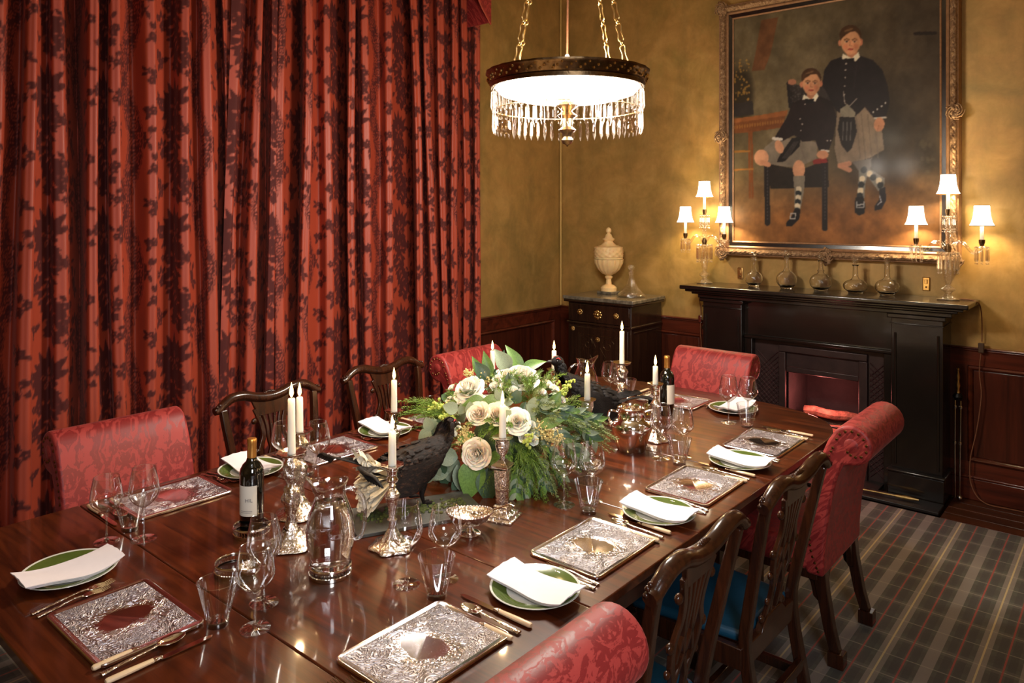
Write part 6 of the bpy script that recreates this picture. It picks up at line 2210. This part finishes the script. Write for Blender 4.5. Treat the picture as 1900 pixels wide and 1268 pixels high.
def hit(px, py, k=1.0):
    """point on the dome (local) under a picture position, with outward normal"""
    u, v = (px - 950) / 1383, (391 - py) / 1383
    d = Vector((-0.64937 + 0.76047 * u, 0.76047 + 0.64937 * u, v)).normalized()
    o = Vector((CAMX, CAMY, CAMZ)) - FC - EC
    R = ER * k
    oo = Vector((o[i] / R[i] for i in range(3)))
    dd = Vector((d[i] / R[i] for i in range(3)))
    a, b, c = dd.dot(dd), oo.dot(dd), oo.dot(oo) - 1
    disc = b * b - a * c
    t = (-b - math.sqrt(disc)) / a if disc > 0 else -b / a
    p = o + d * t
    nrm = Vector((p[i] / R[i] ** 2 for i in range(3))).normalized()
    return p + EC, nrm


def frame(p, nrm, roll=0.0):
    q = nrm.to_track_quat('Z', 'Y').to_matrix().to_4x4()
    return Matrix.Translation(p) @ q @ Matrix.Rotation(roll, 4, 'Z')


def rose_mesh(layers=5, open_=1.0):
    m_ = MB()
    rr_ = random.Random(layers * 7 + 3)
    for L in range(layers):
        n_ = 3 + min(L, 3)
        rad = 0.12 + 0.86 * L / (layers - 1)
        for k in range(n_):
            a0 = 2 * PI * k / n_ + L * 0.7
            wd = (2 * PI / n_) * 0.78

            def fn(u, v, L=L, rad=rad, a0=a0, wd=wd):
                t = v
                flare = (L / (layers - 1)) ** 1.3 * open_
                r = rad * (0.35 + 0.65 * math.sin(t * PI / 2)) + flare * 0.28 * t ** 3
                h = -0.55 + (1.25 - 0.62 * flare) * t - flare * 0.28 * t ** 4
                a = a0 + (u - 0.5) * 2 * wd * (0.35 + 0.65 * math.sin(PI * (0.15 + 0.62 * t)))
                edge = abs(u - 0.5) * 2
                h -= 0.22 * edge ** 3 * t
                r += 0.05 * math.sin(5 * u + L) * t
                return (r * math.cos(a), r * math.sin(a), h)
            m_.grid(6, 6, fn)
    return m_


def new_mesh_obj(name, mb, mat, smooth=70):
    return obj(name, mb, mat, fa, smooth=smooth)


ro_a = new_mesh_obj('rose', rose_mesh(6, 1.0), 'petal')
ro_b = new_mesh_obj('rose', rose_mesh(6, 0.75), 'petalpink')
ro_c = new_mesh_obj('spray_rose', rose_mesh(4, 0.5), 'petal')
uses = {}


def place(proto, Mx):
    if uses.get(proto.name):
        o_ = proto.copy()
        COL.objects.link(o_)
    else:
        o_ = proto
        uses[proto.name] = 1
    o_.matrix_local = Mx
    return o_


S_ = 3.0 / 1383      # metres per picture pixel at the flowers
for px, py, r, pr, k in [(a, b, c, d, e + 0.07) for a, b, c, d, e in ((868, 720, 24, ro_a, 1.05), (968, 697, 27, ro_a, 1.05), (945, 700, 20, ro_b, 1.0), (888, 767, 18, ro_b, 1.08), (960, 781, 19, ro_a, 1.08), (884, 842, 22, ro_b, 1.1), (922, 768, 18, ro_b, 1.02))]:
    p, nn = hit(px, py, k)
    tilt = (nn + Vector((0.25, -0.32, 0.1))).normalized()
    place(pr, frame(p, tilt, rnd.uniform(0, 6)) @ Matrix.Scale(r * S_, 4))
for px, py, r in ((926, 704, 11), (938, 718, 10), (917, 716, 8), (930, 690, 9), (886, 741, 11), (898, 756, 10), (884, 758, 9), (910, 744, 8), (846, 735, 8), (833, 742, 7), (838, 719, 7), (855, 745, 7), (1015, 712, 9), (1028, 722, 9), (1005, 728, 8), (1040, 742, 9), (1030, 750, 9), (982, 800, 9), (972, 812, 9), (990, 818, 8), (985, 790, 8), (952, 724, 8), (946, 712, 8)):
    p, nn = hit(px, py, 1.05)
    place(ro_c, frame(p, (nn + Vector((0.2, -0.3, 0.2))).normalized(), rnd.uniform(0, 6)) @ Matrix.Scale(r * S_, 4))


def leaf_mesh(L, W, tip=1.0, fold=0.25, curl=0.25, n_=9):
    def fn(u, v):
        t, y = u, (v - 0.5) * 2
        w_ = W * math.sin(PI * min(0.999, t ** 0.8)) ** (0.7 if tip < 0.5 else 1.0) * (1 - 0.25 * t * tip)
        z = -curl * L * t * t + fold * abs(y) * w_
        return (L * t, y * w_, z)
    return MB().grid(n_, 5, fn)


lf_round = {m_: new_mesh_obj('eucalyptus_leaf', leaf_mesh(1, 0.42, 0.2, 0.15, 0.15), m_) for m_ in ('leafgrey', 'leafdark')}
lf_long = {m_: new_mesh_obj('long_leaf', leaf_mesh(1, 0.25, 1.0, 0.3, 0.3), m_) for m_ in ('leafgreen', 'leafgrey', 'leafdark')}
lf_wide = {m_: new_mesh_obj('broad_leaf', leaf_mesh(1, 0.36, 0.8, 0.3, 0.25), m_) for m_ in ('leafgreen', 'leafdark', 'leafgrey')}
RT, UP, TO = Vector((0.76047, 0.64937, 0)), Vector((0, 0, 1)), Vector((0.64937, -0.76047, 0.35)).normalized()


def leaf_at(proto, px, py, ang, L, k=1.08, out=0.35, face=0.3):
    """leaf rooted under a picture position, pointing at a picture angle (degrees, 0 right, 90 up)"""
    p, nn = hit(px, py, k)
    a = math.radians(ang)
    d = (RT * math.cos(a) + UP * math.sin(a) + nn * out).normalized()
    nz = (TO * (1 - face) + nn * face)
    nz = (nz - d * nz.dot(d)).normalized()
    ny = nz.cross(d)
    Mx = Matrix(((d.x, ny.x, nz.x, p.x), (d.y, ny.y, nz.y, p.y), (d.z, ny.z, nz.z, p.z), (0, 0, 0, 1)))
    s = L * S_
    return place(proto, Mx @ Matrix.Scale(s, 4))


# the leaves that stand out
for t in ((lf_long['leafgreen'], 895, 700, 118, 42), (lf_long['leafgreen'], 910, 700, 105, 48), (lf_wide['leafdark'], 905, 705, 130, 40), (lf_long['leafgreen'], 968, 690, 128, 58), (lf_long['leafgreen'], 968, 686, 8, 50), (lf_wide['leafgrey'], 945, 690, 130, 50), (lf_long['leafdark'], 930, 690, 80, 40),
          (lf_wide['leafgreen'], 885, 850, -98, 72), (lf_wide['leafdark'], 905, 868, -85, 60), (lf_long['leafgrey'], 848, 862, -60, 62), (lf_long['leafdark'], 850, 880, -75, 56), (lf_wide['leafgrey'], 850, 850, 165, 48), (lf_wide['leafgrey'], 835, 868, 195, 46), (lf_wide['leafgreen'], 905, 848, -10, 46),
          (lf_wide['leafdark'], 828, 800, 170, 44), (lf_wide['leafdark'], 840, 808, 205, 40), (lf_wide['leafgreen'], 930, 745, 200, 42), (lf_long['leafgreen'], 1000, 790, 10, 44), (lf_long['leafdark'], 1010, 775, -10, 40), (lf_wide['leafgreen'], 1020, 760, 60, 36), (lf_wide['leafgreen'], 900, 745, 200, 40)):
    leaf_at(*t, k=1.06)
# grey eucalyptus discs
for i, (px, py) in enumerate(((862, 765), (876, 772), (850, 762), (866, 752), (990, 742), (1000, 752), (985, 760), (996, 770), (1012, 792), (1025, 800), (925, 760), (928, 785), (930, 742), (912, 850), (905, 836))):
    leaf_at(lf_round['leafgrey'], px, py, 30 + 67 * i, 22 + (i % 3) * 3, 1.08, 0.2, 0.5)
# eucalyptus branches trailing on the left
for bx0, by0, bx1, by1, n_ in ((840, 862, 796, 905, 7), (838, 878, 812, 925, 7), (832, 812, 800, 800, 4), (845, 850, 800, 868, 5)):
    for i in range(n_):
        t = i / (n_ - 1)
        px, py = bx0 + (bx1 - bx0) * t, by0 + (by1 - by0) * t
        for s in (-1, 1):
            leaf_at(lf_round['leafgrey' if (i + s) % 3 else 'leafdark'], px, py, math.degrees(math.atan2(by0 - by1, bx1 - bx0)) + s * 60 + rnd.uniform(-15, 15), rnd.uniform(22, 30), 1.0 + 0.25 * t, 0.15, 0.3)
# olive sprays hanging on the right and bottom
for bx0, by0, bx1, by1, n_ in ((1000, 850, 1012, 900, 8), (985, 860, 972, 925, 8), (1020, 830, 1040, 880, 7), (1050, 770, 1100, 815, 9), (1040, 760, 1105, 780, 9), (960, 870, 958, 915, 6), (1030, 800, 1075, 850, 7)):
    for i in range(n_):
        t = i / (n_ - 1)
        px, py = bx0 + (bx1 - bx0) * t, by0 + (by1 - by0) * t
        for s in (-1, 1):
            leaf_at(lf_long[('leafgreen', 'leafgrey', 'leafdark')[(i + s) % 3]], px, py, math.degrees(math.atan2(by0 - by1, bx1 - bx0)) + s * 32 + rnd.uniform(-10, 10), rnd.uniform(20, 28), 1.0 + 0.22 * t, 0.2, 0.3)
# filler leaves all round
for k in range(90):
    a, e = rnd.uniform(0, 2 * PI), rnd.uniform(-0.25, 1.3)
    nn = Vector((math.cos(a) * math.cos(e), math.sin(a) * math.cos(e), math.sin(e)))
    p = EC + Vector((nn[i] * ER[i] * 0.95 for i in range(3)))
    pr = rnd.choice(list(lf_long.values()) + list(lf_wide.values()) + list(lf_round.values()))
    d = (nn + Vector((rnd.uniform(-1, 1), rnd.uniform(-1, 1), rnd.uniform(-0.7, 0.5)))).normalized()
    nz = (nn - d * nn.dot(d)).normalized()
    ny = nz.cross(d)
    Mx = Matrix(((d.x, ny.x, nz.x, p.x), (d.y, ny.y, nz.y, p.y), (d.z, ny.z, nz.z, p.z), (0, 0, 0, 1)))
    place(pr, Mx @ Matrix.Scale(rnd.uniform(0.05, 0.085), 4))


# feathery fern and rosemary sprays
def spray(m_, p, d, L, n_, nl, droop, wdt, r3):
    d = d.normalized()
    pts = [p + d * L * t + Vector((0, 0, -droop * L * t * t)) for t in np.linspace(0, 1, n_)]
    for i in range(n_ - 1):
        t = i / (n_ - 1)
        dd = (pts[i + 1] - pts[i]).normalized()
        s1 = dd.orthogonal().normalized()
        s1.rotate(Matrix.Rotation(r3.uniform(0, 6.28), 3, dd))
        s2 = dd.cross(s1)
        v, f = [], []
        for k in range(4):
            a = k * PI / 2 + r3.uniform(-0.4, 0.4)
            q = (s1 * math.cos(a) + s2 * math.sin(a)) * 0.8 + dd * 0.9
            q.normalize()
            ln = nl * (1 - 0.45 * t) * r3.uniform(0.8, 1.2)
            sd = q.cross(dd).normalized() * wdt
            b = len(v)
            v += [pts[i] - sd * 0.5, pts[i] + q * ln * 0.5 + sd, pts[i] + q * ln, pts[i] + q * ln * 0.5 - sd]
            f += [(b, b + 1, b + 2, b + 3)]
        m_.add(v, f)


r3 = random.Random(21)
fern, rosem = MB(), MB()
for k in range(150):
    a, e = r3.uniform(0, 2 * PI), r3.uniform(-0.45, 1.2)
    nn = Vector((math.cos(a) * math.cos(e), math.sin(a) * math.cos(e), math.sin(e)))
    p = EC + Vector((nn[i] * ER[i] * 0.82 for i in range(3)))
    dd = nn + Vector((r3.uniform(-0.6, 0.6), r3.uniform(-0.6, 0.6), r3.uniform(-0.7, 0.4)))
    spray(fern if k % 2 else rosem, p, dd, r3.uniform(0.09, 0.14), 16, 0.026, 0.25, 0.0016, r3)
for cx, cy, n_, which in ((985, 730, 16, fern), (940, 735, 10, fern), (1000, 770, 14, rosem), (1040, 775, 18, rosem), (1070, 790, 16, rosem), (980, 850, 18, fern), (1000, 840, 12, rosem), (820, 760, 14, fern), (835, 780, 12, fern), (920, 805, 14, fern), (1010, 880, 10, rosem), (960, 830, 12, fern)):
    for k in range(n_):
        p, nn = hit(cx + r3.uniform(-16, 16), cy + r3.uniform(-14, 14), 0.9)
        side = RT * (0.9 if cx > 1010 else (-0.7 if cx < 860 else r3.uniform(-0.5, 0.5)))
        dd = nn + side + Vector((0, 0, -0.45 if cy > 820 or cx > 1030 else 0.1)) + Vector((r3.uniform(-0.4, 0.4), r3.uniform(-0.4, 0.4), r3.uniform(-0.3, 0.3)))
        spray(which, p, dd, r3.uniform(0.10, 0.16), 18, 0.024, 0.3, 0.0015, r3)
tag(obj('fern_sprays', fern, 'fern', fa, smooth=0, fix=False), kind='stuff')
tag(obj('rosemary_sprays', rosem, 'rosemary', fa, smooth=0, fix=False), kind='stuff')

# lime snapdragon spikes, cream plumes and snowberries
sn, pl_, be = MB(), MB(), MB()
for bx0, by0, bx1, by1 in ((1035, 722, 1066, 705), (815, 752, 795, 760), (830, 760, 806, 748), (838, 770, 815, 775), (975, 820, 990, 808), (1045, 735, 1050, 720)):
    for i in range(26):
        t = i / 25
        p, nn = hit(bx0 + (bx1 - bx0) * t, by0 + (by1 - by0) * t, 1.05 + 0.2 * t)
        q = 0.012 * (1 - 0.75 * t)
        sn.sphere(tuple(p + Vector((r3.gauss(0, q), r3.gauss(0, q), r3.gauss(0, q)))), 0.0075 * (1 - 0.5 * t), 6, 4)
for bx0, by0, bx1, by1, w_ in ((895, 712, 862, 690, 0.016), (905, 706, 880, 684, 0.014), (868, 800, 850, 822, 0.013), (862, 795, 866, 832, 0.012), (1000, 790, 1045, 815, 0.018), (1000, 800, 1035, 822, 0.014)):
    for i in range(150):
        t = r3.random()
        p, nn = hit(bx0 + (bx1 - bx0) * t, by0 + (by1 - by0) * t, 1.06 + 0.08 * t)
        q = w_ * (1 - 0.7 * t)
        pl_.sphere(tuple(p + Vector((r3.gauss(0, q), r3.gauss(0, q), r3.gauss(0, q)))), r3.uniform(0.0024, 0.0042), 5, 3)
for cx, cy in ((795, 835), (805, 850), (842, 806), (800, 858), (848, 790), (812, 842), (790, 840)):
    for i in range(4):
        p, nn = hit(cx + r3.uniform(-6, 6), cy + r3.uniform(-6, 6), 1.1)
        be.sphere(tuple(p), r3.uniform(0.006, 0.0085), 8, 6)
tag(obj('snapdragon_buds', sn, 'bud', fa), kind='stuff')
tag(obj('astilbe_plumes', pl_, 'astilbe', fa), kind='stuff')
tag(obj('snowberries', be, 'berry', fa), kind='stuff')
